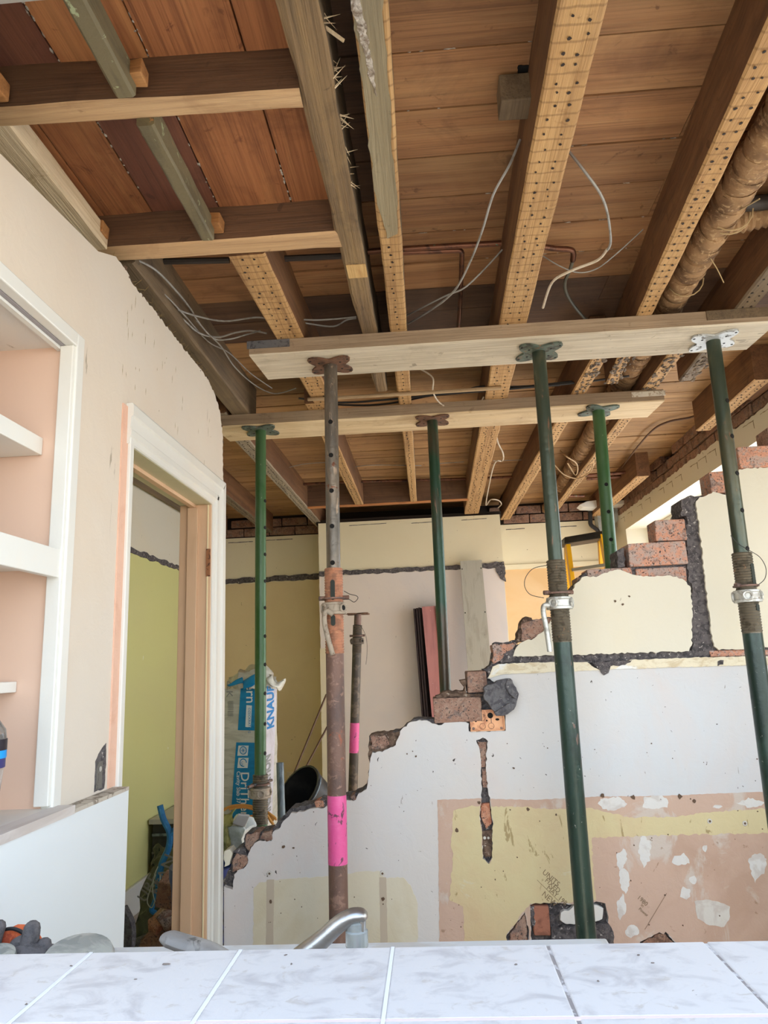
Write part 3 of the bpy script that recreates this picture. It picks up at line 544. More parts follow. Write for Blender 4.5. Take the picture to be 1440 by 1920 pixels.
for a, b in (((1007, 1650), (1048, 1690)), ((1209, 1743), (1250, 1675)), ((822, 1500), (820, 1480)), ((700, 1640), (500, 1650))):
    if a[0] < 900: continue
    p, q = PY(*a, YF-.003), PY(*b, YF-.003); ln.tube([(p.x, YF-.0028, p.z), (q.x, YF-.0028, q.z)], .0007, 4)
build('pencil_line', ln, PEN, wf)
# exposed bricks (front face given in pixels of the wall plane, top-left / bottom-right)
def brick(x0, y0, x1, y1, m=BR1, dy=.006, depth=.105, jit=.002, par=wf, broken=None):
    a, b = PY(x0, y0, YF+.01), PY(x1, y1, YF+.01)
    return build('brick', MB().rbox(((a.x+b.x)/2, YF+dy+depth/2, (a.z+b.z)/2), (b.x-a.x, depth, a.z-b.z), (0, 0, 0), jit=jit), m, par, bevel=.004)
brick(1382, 839, 1500, 874); brick(1329, 885, 1420, 921, dy=.004); brick(1226, 975, 1288, 1012); brick(1176, 1020, 1290, 1058)
brick(1101, 1068, 1186, 1084, BR1, .012); brick(1192, 1066, 1290, 1090, BR1, .012); brick(1330, 1221, 1400, 1229, BR1, .008); brick(1404, 1219, 1500, 1227, BR1, .008)
brick(874, 1259, 914, 1297, BR2, -.004); brick(812, 1309, 905, 1352, BR2, -.004); brick(1083, 1081, 1100, 1112, BR2, .03)
brick(1440, 800, 1500, 835, BR2, .02)
def chunk(name, px, m, y0, y1, seed=1, amp=.004): return build(name, MB().prism(rough(pp(px, YF), .012, amp, seed), y0, y1), m, wf, bevel=.002)
chunk('brick', [(978, 1170), (1000, 1162), (1040, 1158), (1040, 1172), (1018, 1184), (1000, 1197), (978, 1202)], BR2, YF+.006, YF+.11, 61)
chunk('brick', [(923, 1209), (970, 1206), (962, 1216), (946, 1226), (936, 1240), (925, 1245)], BR1, YF+.002, YF+.11, 62)
chunk('mortar_lump', [(968, 1206), (980, 1162), (986, 1155), (998, 1158), (1000, 1168), (980, 1172), (980, 1203)], MORTB, YF+.012, YF+.10, 63)
chunk('mortar_lump', [(926, 1206), (930, 1203), (945, 1205), (970, 1200), (972, 1207), (930, 1211)], MORT, YF+.02, YF+.10, 64)
chunk('mortar_lump', [(934, 1235), (962, 1212), (967, 1230), (962, 1240), (940, 1244)], MORT, YF+.004, YF+.03, 65)
chunk('mortar_lump', [(905, 1255), (922, 1246), (928, 1262), (918, 1272), (915, 1262)], MORT, YF+.002, YF+.10, 66)
chunk('mortar_lump', [(816, 1306), (830, 1298), (870, 1296), (872, 1290), (862, 1276), (874, 1274), (875, 1300), (914, 1300), (914, 1306), (820, 1309)], MORTB, YF+.01, YF+.10, 67)
chunk('brick', [(692, 1380), (748, 1372), (749, 1392), (740, 1398), (716, 1409), (697, 1409)], MORTB, YF+.012, YF+.11, 68)
chunk('brick', [(694, 1381), (722, 1379), (730, 1396), (712, 1405), (697, 1404)], BR2, YF+.006, YF+.10, 69)
chunk('brick', [(588, 1505), (604, 1503), (607, 1514), (592, 1516)], BR4, YF+.010, YF+.08, 70)
chunk('brick', [(492, 1562), (509, 1558), (511, 1574), (500, 1578), (488, 1573)], BR2, YF-.002, YF+.10, 71)
chunk('brick', [(461, 1566), (486, 1562), (484, 1574), (476, 1581), (467, 1598), (458, 1588)], BR2, YF+.006, YF+.10, 72)
chunk('brick', [(436, 1612), (444, 1600), (462, 1604), (465, 1618), (455, 1628), (437, 1634)], BR2, YF-.004, YF+.10, 73)
chunk('mortar_lump', [(436, 1598), (444, 1592), (458, 1592), (464, 1606), (452, 1608)], MORT, YF+.0, YF+.11, 74)
chunk('plaster_lump', [(420, 1596), (430, 1592), (436, 1600), (430, 1622), (420, 1626)], CREAM, YF+.0, YF+.06, 75)
chunk('mortar_lump', [(1278, 936), (1290, 930), (1322, 928), (1306, 936), (1300, 946), (1302, 966), (1278, 968)], MORT, YF+.004, YF+.12, 76)
chunk('mortar_lump', [(1158, 1032), (1172, 1026), (1174, 1062), (1160, 1064)], MORT, YF+.01, YF+.12, 77)
chunk('mortar_lump', [(672, 1490), (688, 1477), (692, 1450), (690, 1400), (696, 1380), (698, 1410), (694, 1440), (694, 1470), (680, 1492)], MORTB, YF+.006, YF+.10, 78)
chunk('mortar_lump', [(656, 1494), (664, 1490), (668, 1500), (662, 1504)], BR2, YF+.0, YF+.08, 79)
chunk('brick', [(896, 1392), (913, 1392), (911, 1440), (903, 1440)], BR2, YF+.014, YF+.03, 80, .001)
chunk('brick', [(903, 1508), (918, 1506), (922, 1545), (912, 1555), (902, 1532)], BR4, YF+.004, YF+.03, 81, .002)
chunk('brick', [(904, 1442), (912, 1442), (916, 1478), (906, 1478)], BR2, YF+.014, YF+.03, 82, .001)
chunk('mortar_lump', [(903, 1560), (924, 1558), (922, 1608), (906, 1606)], MORTB, YF+.008, YF+.03, 83, .001)
build('screw_heads', MB().lathe((PY(909, 1572, YF).x, YF+.008, PY(909, 1572, YF).z), (0, -1, 0), [(.005, 0), (.005, .002)], 10).lathe((PY(916, 1572, YF).x, YF+.008, PY(916, 1572, YF).z), (0, -1, 0), [(.004, 0), (.004, .002)], 10), GALV, wf)
# opening at the base of the wall: brown brick, white block and rubble
brick(996, 1697, 1033, 1752, PIPEBR, .0, .09); chunk('mortar_lump', [(994, 1700), (1002, 1698), (1003, 1735), (999, 1738), (994, 1725)], MORT, YF-.002, YF+.05, 85)
chunk('plaster_lump', [(1052, 1712), (1072, 1704), (1084, 1694), (1120, 1698), (1132, 1704), (1130, 1724), (1100, 1732), (1062, 1734), (1050, 1726)], WHITE, YF+.004, YF+.05, 86)
chunk('mortar_lump', [(1034, 1740), (1080, 1736), (1140, 1730), (1150, 1748), (1150, 1790), (1034, 1790)], MORT, YF-.002, YF+.05, 87)
chunk('brick', [(956, 1752), (984, 1715), (988, 1740), (990, 1790), (956, 1790)], BR2, YF+.004, YF+.05, 88)
chunk('brick', [(1204, 1790), (1206, 1768), (1236, 1752), (1248, 1752), (1264, 1768), (1264, 1790)], BR3, YF+.004, YF+.05, 89)
# ============================================================ JOISTS
def nails(par, x0, x1, y0, y1, z, n2=True, seed=0, step=.037):
    r = random.Random(seed); mb = MB(); yy = y0+.02; w = x1-x0
    while yy < y1:
        for f in ((.3, .7) if n2 else (.5,)):
            rr = r.uniform(.0022, .0042); x = x0+w*(f+r.uniform(-.09, .09)); y = yy+r.uniform(-.008, .008); k = 7
            mb.add([(x+math.cos(a)*rr*r.uniform(.7, 1.3), y+math.sin(a)*rr*r.uniform(.7, 1.3), z-.0006) for a in (q*math.tau/k for q in range(k))]+[(x, y, z+.003)], [tuple(range(k))]+[(i, (i+1) % k, k) for i in range(k)])
        yy += step*r.uniform(.85, 1.15)
    build('nail_holes', mb, NAIL, par, kind='stuff')
def joist(lab, a, b, zt=BZ, side=JS, und=JU, nl=True, seed=0, name='floor_joist', cat='joist', ax=1, group=None, jit=.0015, n2=True, z=HZ):
    t = thing(name, ((a[0]+a[1]+b[0]+b[1])/4, (a[2]+b[2])/2, z) if ax == 1 else ((a[2]+b[2])/2, (a[0]+a[1])/2, z), lab, cat, group)
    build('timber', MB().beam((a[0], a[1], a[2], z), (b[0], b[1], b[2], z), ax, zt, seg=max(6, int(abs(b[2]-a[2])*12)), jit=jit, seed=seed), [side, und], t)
    if nl and ax == 1:
        r = random.Random(seed); mb_par = t; L = b[2]-a[2]
        mid0 = [(a[i]+(b[i]-a[i])*.5) for i in (0, 1)]
        segs = 6
        for q in range(1):
            pass
        mb = MB(); yy = a[2]+.02
        while yy < b[2]-.01:
            t_ = (yy-a[2])/L; x0 = a[0]+(b[0]-a[0])*t_; w = a[1]+(b[1]-a[1])*t_-x0
            fr = (.3, .7) if n2 else (.45+r.uniform(-.06, .06),)
            for f in fr:
                rr = r.uniform(.0026, .0046) if yy < 3 else r.uniform(.0028, .0046); x = x0+w*(f+r.uniform(-.08, .08)); y = yy+r.uniform(-.009, .009); k = 6
                mb.add([(x+math.cos(u)*rr*r.uniform(.7, 1.3), y+math.sin(u)*rr*r.uniform(.7, 1.3), z-.0022) for u in (q*math.tau/k for q in range(k))]+[(x, y, z+.002)], [tuple(range(k))]+[(i, (i+1) % k, k) for i in range(k)])
            yy += r.uniform(.03, .044)*(1 if yy < 3 else .8)
        build('nail_holes', mb, NAIL, t, kind='stuff')
    return t
J1 = joist('wide weathered joist with splintered right edge, left of the paired joists', (-.212, -.136, .85), (-.176, -.126, 2.86), side=JD, und=wood('weathered_underside', (134, 108, 76), (70, 56, 42), (174, 144, 98), 1, .0, bump=.8), nl=False, jit=.003, seed=1)
sp = MB(); r = random.Random(4)
for i in range(34):
    yy = r.choice([1.09, 1.2, 1.32, 1.42, 1.5, 1.57])+r.uniform(-.02, .02); p = Vector((-.134, yy, 2.515+r.uniform(-.008, .03)))
    sp.tube([p, p+Vector((r.uniform(.006, .03), r.uniform(-.02, .02), r.uniform(-.02, .02)))], lambda t, q=r.uniform(.0006, .0018): q*(1-t)+.0002, 4)
sp.rbox((-.118, 1.10, 2.515), (.04, .006, .004), (.2, .5, .4)); build('splinters', sp, PALE, J1, kind='stuff')
build('pale_repair', MB().box(-.187, -.130, 1.86, 1.93, 2.5015, 2.504), wood('fresh_wood', (206, 168, 108), (170, 120, 66), (226, 196, 140), 1, 0), J1)
J2 = joist('long narrow joist with a greenish mouldy near end and a white scrape', (-.079, -.014, .85), (-.089, -.042, 5.03), n2=False, seed=2, und=JU, side=JD)
build('mould_stain', MB().prism(rough([(-.078, .9), (-.024, .9), (-.026, 1.5), (-.03, 1.72), (-.06, 1.74), (-.079, 1.5)], .03, .004, 2), 2.5012, 2.503, ax=2), wood('mouldy_grey_green', (146, 132, 104), (104, 92, 70), (168, 158, 130), 1, 0), J2)
build('white_scrape', MB().prism(rough([(-.078, 1.0), (-.064, 1.02), (-.052, 1.16), (-.050, 1.24), (-.060, 1.2), (-.072, 1.1), (-.079, 1.05)], .01, .003, 3), 2.500, 2.5013, ax=2), DUSTW, J2)
J3 = joist('broad golden joist peppered with two rows of nail holes, mid ceiling', (.283, .372, .9), (.325, .44, 5.58), seed=3)
J4 = joist('golden nail-holed joist beside the lagged pipe, near half of ceiling', (.672, .738, 1.0), (.812, .862, 2.93), seed=4)
J5 = joist('short dark joist at the far right, near the ceiling edge', (1.05, 1.12, 1.2), (1.126, 1.19, 2.95), seed=5, und=JD)
J6 = joist('joist left of centre running from the trimmer to the new pine board', (-.512, -.405, 1.775), (-.452, -.368, 3.1), seed=6)
J7 = joist('rear joist behind the brown prop, ending at the rear trimmer', (-.50, -.43, 2.95), (-.493, -.43, 5.03), seed=7, jit=.001)
J8 = joist('dusty grey rear joist behind the far left green prop', (-.95, -.868, 3.0), (-.90, -.83, 5.9), seed=8, und=wood('grey_underside', (150, 136, 116), (96, 84, 70), (176, 162, 140), 1, 0))
joist('dark joist running tight above the torn top of the left wall', (-.86, -.78, 1.775), (-.85, -.765, 3.15), side=JD, und=JD, seed=9, nl=False)
joist('rear joist close to the left side wall, seen beside the door architrave', (-1.37, -1.30, 1.0), (-1.37, -1.30, 5.95), seed=10, und=JD)
joist('leftmost joist, over the lime green wall inside the doorway', (-1.77, -1.70, 1.0), (-1.77, -1.70, 5.95), seed=11, und=JD, nl=False)
joist('rear joist with a crumbling plaster-caked near end, left of the pipe', (.690, .752, 2.62), (.642, .725, 5.9), seed=12)
joist('rear joist right of the lagged pipe, plaster-caked at its near end', (.985, 1.05, 2.64), (1.03, 1.08, 5.9), seed=13)
joist('short stub joist near the window wall, the larger of two with cut ends', (1.462, 1.54, 2.99), (1.462, 1.54, 3.69), seed=14)
joist('short stub joist by the rear window wall, the smaller of two with cut ends', (1.415, 1.50, 4.62), (1.405, 1.50, 5.95), seed=15)
build('floor_joist', MB().box(1.545, 1.60, 2.6, 3.3, HZ+.02, BZ), JS, label='plain joist tight against the bricks of the window wall', cat='joist')
joist('rear trimmer beam carried across in front of the chimney breast', (5.035, 5.10, -.87), (5.035, 5.10, .335), side=JSX, und=wood('trimmer_orange', (176, 112, 60), (120, 72, 40), (200, 146, 90), 0, 0), nl=False, seed=16, name='trimmer_joist', ax=0)
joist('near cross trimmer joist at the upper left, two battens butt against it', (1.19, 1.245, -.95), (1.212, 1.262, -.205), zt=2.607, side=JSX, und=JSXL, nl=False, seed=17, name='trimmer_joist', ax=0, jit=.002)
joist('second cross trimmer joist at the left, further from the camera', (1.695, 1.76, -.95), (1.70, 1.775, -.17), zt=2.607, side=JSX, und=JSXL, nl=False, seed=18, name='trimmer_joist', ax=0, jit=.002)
CRUST = mat('old_plaster_crust', (128, 112, 96), .95, 0, [(50, .45, .6, (84, 70, 58), 5), (70, .62, .68, (190, 180, 168), 4)], 1, (90,)*3)
r = random.Random(9)
for x0, x1, ya, yb in ((.70, .75, 2.62, 3.1), (.80, .862, 2.62, 2.93), (.99, 1.05, 2.66, 3.1), (1.13, 1.19, 2.7, 2.95)):
    mb = MB()
    for i in range(46): mb.blob((r.uniform(x0, x1), r.uniform(ya, yb), HZ-.001), (r.uniform(.004, .011), r.uniform(.006, .02), r.uniform(.002, .005)), i, .4, 1)
    build('old_plaster_crust', mb, CRUST, kind='stuff', label='crust of old plaster clinging under a joist end at X %s' % ('left of the pipe' if x0 < .75 else 'beside the pipe' if x0 < .9 else 'right of the pipe' if x0 < 1.1 else 'far right joist') if 0 else {.70: 'grey plaster crust under the joist end left of the lagged pipe', .80: 'grey plaster crust under the golden joist end by the dark gap', .99: 'thick plaster crust under the joist end right of the dark gap', 1.13: 'thin plaster crust under the far right joist end'}[x0], cat='plaster')
joist('pale strip of batten along the top of the left wall', (-.93, -.822, 1.24), (-.93, -.822, 1.70), zt=2.56, side=PALE, und=PALE, nl=False, seed=19, name='wall_batten', cat='batten')
joist('nearer green-painted batten with a broken end against the near trimmer', (-.566, -.526, .85), (-.568, -.528, 1.178), zt=2.545, side=GRN, und=GRN, nl=False, seed=20, name='painted_batten', cat='batten', z=2.49, jit=.001)
joist('further green-painted batten slung between the two left trimmers', (-.558, -.521, 1.255), (-.553, -.519, 1.672), zt=2.545, side=GRN, und=GRN, nl=False, seed=21, name='painted_batten', cat='batten', z=2.49, jit=.001)
def block(c, s, m, lab, rot=(0, 0, 0)): return build('wood_block', MB().rbox(c, s, rot, jit=.002), m, bevel=.003, label=lab, cat='wood block')
a = PY(262, 143, 1.172); block((a.x, 1.165, a.z), (.030, .04, .032), BLOCKW, 'small wood block beside the nearer green batten')
a = PY(405, 415, 1.665); block((a.x, 1.67, a.z), (.030, .045, .034), BLOCKW, 'small orange wood block beside the further green batten')
a = PY(186, 430, 1.665); block((a.x, 1.67, a.z), (.034, .04, .034), BLOCKW, 'small wood block at the far end of the pale wall batten')
a = PZ(957, 200, 2.60); block((a.x+.01, a.y, 2.625), (.07, .06, .07), JD, 'grey wood block nailed beside the broad golden joist')
a = PY(5, 165, 1.17); block((a.x-.01, 1.165, a.z), (.03, .04, .04), BLOCKW, 'wood block at the very left edge on the near trimmer')
hb = MB(); a = PZ(984, 132, 2.665); hb.prism(rough([(a.x-.016, a.y-.012), (a.x+.016, a.y-.010), (a.x+.018, a.y+.02), (a.x-.015, a.y+.018)], .006, .002, 3), 2.6665, 2.6685, ax=2)
build('knot_hole', hb, BLACK, ceil)
# ============================================================ NEEDLE BOARDS
def board(x0, x1, y0, y1, z0, z1, m, me, lab):
    t = thing('scaffold_board', ((x0+x1)/2, (y0+y1)/2, z0), lab, 'board')
    mb = MB(); r = random.Random(int(abs(x0)*100)); n = 26; vs = []; fs = []; mi = []
    for i in range(n+1):
        x = x0+(x1-x0)*i/n; j = lambda k=.0015: r.uniform(-k, k)
        sk = (.018*(i == 0), -.012*(i == n))[i == n] if i in (0, n) else 0
        vs += [(x, y0+j(), z0+.004), (x, y0+.004+j(), z0+j(.0006)), (x+sk, y1-.004+j(), z0+j(.0006)), (x+sk, y1+j(), z0+.004), (x+sk, y1, z1), (x, y0, z1)]
    for i in range(n):
        for k in range(6): fs.append((i*6+k, i*6+(k+1) % 6, i*6+6+(k+1) % 6, i*6+6+k)); mi.append(0 if k in (0, 1, 2, 3) else 1)
    fs += [tuple(range(6)), tuple(range(n*6+5, n*6-1, -1))]; mi += [0, 0]
    build('plank', mb.add(vs, fs, mi), [m, me], t); return t
B1 = board(-.585, 1.235, 2.305, 2.53, 2.45, HZ-.001, NEEDLE, NEEDF, 'weathered pale scaffold board spanning the ceiling across three front props')
build('end_band', MB().box(-.592, -.44, 2.3, 2.3045, 2.474, 2.502), mat('grey_end_band', (112, 112, 116), .6, .4, [(40, .5, .6, (80, 80, 84), 5)], .3), B1)
build('dirty_stain', MB().box(1.0, 1.235, 2.3, 2.3048, 2.47, 2.503), JD, B1)
B2 = board(-.935, 1.085, 3.03, 3.25, 2.45, HZ-.001, NEEDY, NEEDF, 'yellowish pine board spanning the ceiling across three rear props')
build('end_band', MB().box(.945, 1.09, 3.0245, 3.0295, 2.474, 2.496), mat('white_end_band', (214, 206, 192), .6, .1, [(50, .5, .6, (170, 150, 126), 5)], .3), B2)
# ============================================================ PROPS
def prop(name, lab, X, Y, ztop, inner, plate, thr, outer, zc=None, zt1=0, zt0=0, tape=None, wire=None, handle=None, collar=GALV, hol=(), ri=.0242, ro=.0302, tilt=0, angle=0, slot=(), wirepts=None, plate_rot=0, scale=1, upside=False, bar=False, zbase=0, group='steel props under the boards', Xb=None):
    Xb = X if Xb is None else Xb
    at = lambda z: X+(Xb-X)*(ztop-z)/ztop
    t = thing(name, (Xb, Y, 0), lab, 'prop')
    # butterfly top plate
    pl = MB(); w, d = .062*scale*1.2, .062*scale*1.15; o = []
    for k in range(40):
        a = k*math.tau/40; rr = 1+.34*math.cos(4*(a-math.pi/4))*.9; o.append((w*rr*math.cos(a)*1.02, d*rr*math.sin(a)))
    c_, s_ = math.cos(plate_rot), math.sin(plate_rot)
    o = [(X+u*c_-v*s_, Y+u*s_+v*c_) for u, v in o]
    build('top_plate', pl.prism(o, ztop-.007, ztop-.0005, ax=2), plate, t)
    ph = MB()
    for sxx in (-1, 1):
        for syy in (-1, 1):
            for q in (.55, .95):
                u, v = w*q*.95*sxx, d*q*.75*syy; ph.lathe((X+u*c_-v*s_, Y+u*s_+v*c_, ztop-.0072), (0, 0, -1), [(.0045, 0), (.0045, .0004)], 8)
    build('plate_holes', ph, BLACK, t, kind='stuff')
    P = lambda z: Vector((at(z), Y, z))
    zmid = zt1 if zc is not None else 0
    build('inner_tube', MB().tube([P(ztop-.006), P(zmid-.02 if zc else .01)], ri*scale, 28), inner, t, smooth=True)
    if len(hol):
        mb = MB(); ca, sa = math.sin(angle), -math.cos(angle)
        for z in hol:
            c = P(z)+Vector((ca, sa, 0))*(ri*scale-.0025); mb.lathe(c, (ca, sa, 0), [(.0082*scale, 0), (.0082*scale, .0034*scale)], 14)
        build('pin_holes', mb, BLACK, t, kind='stuff')
    if zc is not None:
        pr = []; z = zt1; k = 0
        while z > zt0: pr.append((ro*scale+(.0022 if k % 2 else -.0004)*scale, zt1-z)); z -= .0045*scale; k += 1
        pr.append((ro*scale, zt1-zt0)); d_ = (P(zt0)-P(zt1)).normalized()
        build('thread', MB().lathe(P(zt1), d_, pr, 28), thr, t, smooth=False)
        build('outer_tube', MB().tube([P(zt0+.001), P(.008)], ro*scale, 28), outer, t, smooth=True)
        if slot:
            ca, sa = math.sin(angle), -math.cos(angle); side = Vector((math.cos(angle), math.sin(angle), 0)); SM = mat('slot_shadow_green', (44, 48, 42), .8)
            for z0, z1 in slot:
                pts = [(u, z) for u, z in [(.0075*math.cos(q), z0+.0075*math.sin(q)) for q in (math.pi+k*math.pi/6 for k in range(7))]+[(.0075*math.cos(q), z1+.0075*math.sin(q)) for q in (k*math.pi/6 for k in range(7))]]
                n = len(pts); r0 = ro*scale-.006; r1 = ro*scale+.0028
                vs = [P(z)+side*u+Vector((ca, sa, 0))*r0 for u, z in pts]+[P(z)+side*u+Vector((ca, sa, 0))*r1 for u, z in pts]
                build('pin_slot', MB().add(vs, [tuple(range(n)), tuple(range(n, 2*n))]+[(i, (i+1) % n, (i+1) % n+n, i+n) for i in range(n)]), SM, t)
        h = .042*scale
        cl = build('collar_nut', MB().lathe(P(zc+h/2), (0, 0, -1), [(ro*scale+.002, 0), (ro*scale+.011, .002), (ro*scale+.012, .008), (ro*scale+.009, .011), (ro*scale+.009, h-.011), (ro*scale+.013, h-.009), (ro*scale+.013, h-.001), (ro*scale+.002, h)], 26), collar, t, smooth=True)
        for a in (angle-.9, angle+.95, angle+math.pi-.5, angle+math.pi+.5):
            u = Vector((math.sin(a), -math.cos(a), 0)); c = P(zc)+u*(ro*scale+.012); v = Vector((0, 0, 1)); s2 = u.cross(v)
            build('collar_lug', MB().tube([c+(s2*math.cos(q)+v*math.sin(q))*.0135*scale for q in (k*math.tau/12 for k in range(13))], .0045*scale, 6), collar, cl, smooth=True)
        lh = MB(); u = Vector((math.sin(angle+.95), -math.cos(angle+.95), 0)); lh.lathe(P(zc)+u*(ro*scale+.010), u, [(.009*scale, 0), (.009*scale, .003)], 12)
        build('lug_hole', lh, BLACK, cl)
        pn_ = MB(); a = angle; u = Vector((math.cos(a), math.sin(a), 0)); c = P(zc+.036*scale)
        pn_.tube([c-u*.052*scale, c+u*.052*scale], .0075*scale, 8); wa_ = MB(); wa_.lathe(P(zc+.030*scale), (0, 0, 1), [(ro*scale+.003, 0), (ro*scale+.010, .001), (ro*scale+.010, .006), (ro*scale+.003, .007)], 22)
        build('locking_pin', pn_, RUST if not bar else BLKP, t, smooth=True); build('washer', wa_, RUST, t, smooth=True)
        if bar: build('handle_bar', MB().tube([c-u*.085, c+u*.085], .006, 8), RUST, t, smooth=True)
    if handle:
        pts = [Vector(p) for p in handle]; build('handle', MB().tube(pts, .0085, 10, smooth_path=5), collar, t, smooth=True)
    if tape: build('tape_band', MB().tube([P(tape[1]), P(tape[0])], ro*scale+.0009, 28, cap=False), PINK, t, smooth=True)
    if wirepts: build('wire_loop', MB().tube([Vector(p) for p in wirepts], .0012, 5, smooth_path=7), BLKR if wire is None else wire, t, smooth=True)
    build('base_plate', MB().box(at(0)-.075, at(0)+.075, Y-.075, Y+.075, 0, .008), RUST, t)
    return t
Z = lambda x, y, Y: PY(x, y, Y).z
YA = 2.42
hpx = [PY(x, y, YA-.055) for x, y in ((624, 1152), (612, 1146), (608, 1160), (612, 1185), (624, 1228))]
prop('steel_prop', 'rusty brown steel prop with an orange thread and a long pink band', PY(620, 690, YA).x, YA, 2.449, STEELW, PLTR, RUSTO, RUST, zc=Z(631, 1141, YA), zt1=Z(627, 1066, YA), zt0=Z(631, 1226, YA), tape=(Z(640, 1619, YA), Z(638, 1490, YA)),
     hol=[Z(621, y, YA) for y in (795, 857, 923, 989, 1057)], slot=[(Z(628, 1122, YA), Z(627, 1093, YA)), (Z(628, 1170, YA), Z(628, 1158, YA))], handle=hpx, collar=COLLD, Xb=-.335,
     wirepts=[PY(x, y, YA-.04) for x, y in ((645, 1108), (656, 1114), (668, 1117), (671, 1122), (664, 1129), (655, 1124), (646, 1123))])
hpx = [PY(x, y, YA-.05) for x, y in ((1030, 1135), (1020, 1136), (1019, 1150), (1024, 1175), (1031, 1222))]
prop('steel_prop', 'dark green steel prop with a shiny silver collar, right of centre', PY(1011, 670, YA).x, YA, 2.449, TEALW, PLTG, THRG, GRE1, zc=Z(1050, 1131, YA), zt1=Z(1041, 1051, YA), zt0=Z(1055, 1205, YA), handle=hpx, Xb=.425, angle=.25,
     wirepts=[PY(x, y, YA-.035) for x, y in ((1025, 1060), (1000, 1066), (986, 1082), (984, 1100), (995, 1115), (1020, 1121))])
prop('steel_prop', 'teal green steel prop with punched holes at the far right', PY(1340, 660, YA).x, YA, 2.449, TEALW, PLTW, THRG, GRE1, zc=Z(1402, 1118, YA), zt1=Z(1391, 1037, YA), zt0=Z(1412, 1188, YA), hol=[Z(x, y, YA) for x, y in ((1358, 755), (1367, 821), (1377, 890), (1386, 959), (1396, 1030))], angle=.55,
     slot=[(Z(1402, 1098, YA), Z(1400, 1062, YA)), (Z(1405, 1143, YA), Z(1404, 1138, YA))], Xb=1.035, plate_rot=-.25,
     wirepts=[PY(x, y, YA-.04) for x, y in ((1370, 1004), (1385, 1020), (1405, 1032), (1425, 1045), (1436, 1065), (1434, 1085), (1420, 1098))])
YR = 3.1
prop('steel_prop', 'leaf green steel prop by the door, collar down near the broken wall', PY(489, 830, YR).x, YR, 2.449, GRE3, PLTG, THRG, GRE3, zc=Z(488, 1486, YR), zt1=Z(489, 1452, YR), zt0=Z(489, 1545, YR), collar=COLLD, bar=True, angle=1.2,
     hol=[Z(497, y, YR) for y in (940, 990, 1040, 1090, 1140, 1193, 1246, 1300, 1357, 1412)], Xb=-.742)
prop('steel_prop', 'slim brown and dark green prop in front of the chimney breast', PY(812, 815, YR).x, YR, 2.449, mat('two_tone_prop', (36, 66, 48), .3, .3, [((6, 6, 1.2), .46, .56, (76, 64, 50), 5), ((30, 30, 5), .62, .66, (120, 96, 78), 5)], .15), PLTR, THRG, GRE2, Xb=PY(836, 1290, YR).x-.01)
prop('steel_prop', 'bright green flat-looking prop near the yellow ladder', PY(1124, 790, YR).x, YR, 2.449, GRE3, PLTG, THRG, GRE3, hol=[Z(1133, y, YR) for y in (911, 962, 1014)], Xb=PY(1140, 1060, YR).x-.02, ri=.0275, plate_rot=.2)
YS = 4.2
a = PY(671, 1150, YS); b = PY(671, 1480, YS)
prop('steel_prop', 'short rusty prop with a pink band leaning behind the broken wall', a.x, YS, a.z, RUST, PLTR, mat('dull_brown_tube', (92, 82, 72), .6, .3), mat('dark_brown_tube', (80, 72, 64), .5, .4, [(20, .5, .6, (112, 98, 84), 5)], .2), zc=Z(671, 1202, YS), zt1=Z(671, 1172, YS), zt0=Z(671, 1225, YS), tape=(Z(671, 1411, YS), Z(671, 1355, YS)), collar=mat('brown_collar', (104, 92, 80), .7, .2), Xb=a.x-.10, scale=.86,
     wirepts=[PY(x, y, YS-.04) for x, y in ((664, 1171), (676, 1174), (685, 1190), (688, 1205), (688, 1230), (686, 1246))])
# ============================================================ PIPES AND CABLES
def cable(name, lab, paths, r, m, cat='cable', n=6, group=None):
    labs = lab if isinstance(lab, list) else [lab]*len(paths)
    for q, pth in zip(labs, paths): o = build(name, MB().tube([PZ(x, y, z) for x, y, z in pth], r, n, smooth_path=6), m, smooth=True, label=q, cat=cat, group=group)
    return o
def pz(l, z): return [(x, y, z) for x, y in l]
cable('electric_cable', 'long grey cable hanging from beside the broad golden joist', [[(975, 262, 2.62), (955, 310, 2.56), (925, 365, 2.52), (905, 430, 2.5), (882, 490, 2.5), (852, 545, 2.52), (810, 580, 2.56), (765, 607, 2.6)]], .0034, CABG)
cable('electric_cable', 'thinner grey cable crossing the long one, centre of ceiling', [[(942, 468, 2.63), (905, 508, 2.58), (870, 540, 2.55), (835, 555, 2.55), (795, 575, 2.58), (762, 592, 2.62)]], .0028, CABG)
cb = cable('electric_cable', 'cut cable with a stripped pale end dangling right of centre', [[(1066, 283, 2.62), (1095, 320, 2.56), (1125, 362, 2.52), (1139, 400, 2.5), (1145, 452, 2.5), (1138, 470, 2.5)]], .0036, CABG)
cable('electric_cable', 'pale curled tail end of the cut cable, pointing down', [[(1138, 468, 2.5), (1120, 488, 2.5), (1070, 508, 2.5), (1035, 530, 2.5), (1018, 577, 2.5)]], .0042, CABW)
cable('electric_cable', 'thin grey cable bowed between the two golden joists', [[(1018, 480, 2.62), (1050, 499, 2.58), (1085, 511, 2.56), (1120, 503, 2.56), (1160, 472, 2.58), (1206, 430, 2.63)]], .002, CABG)
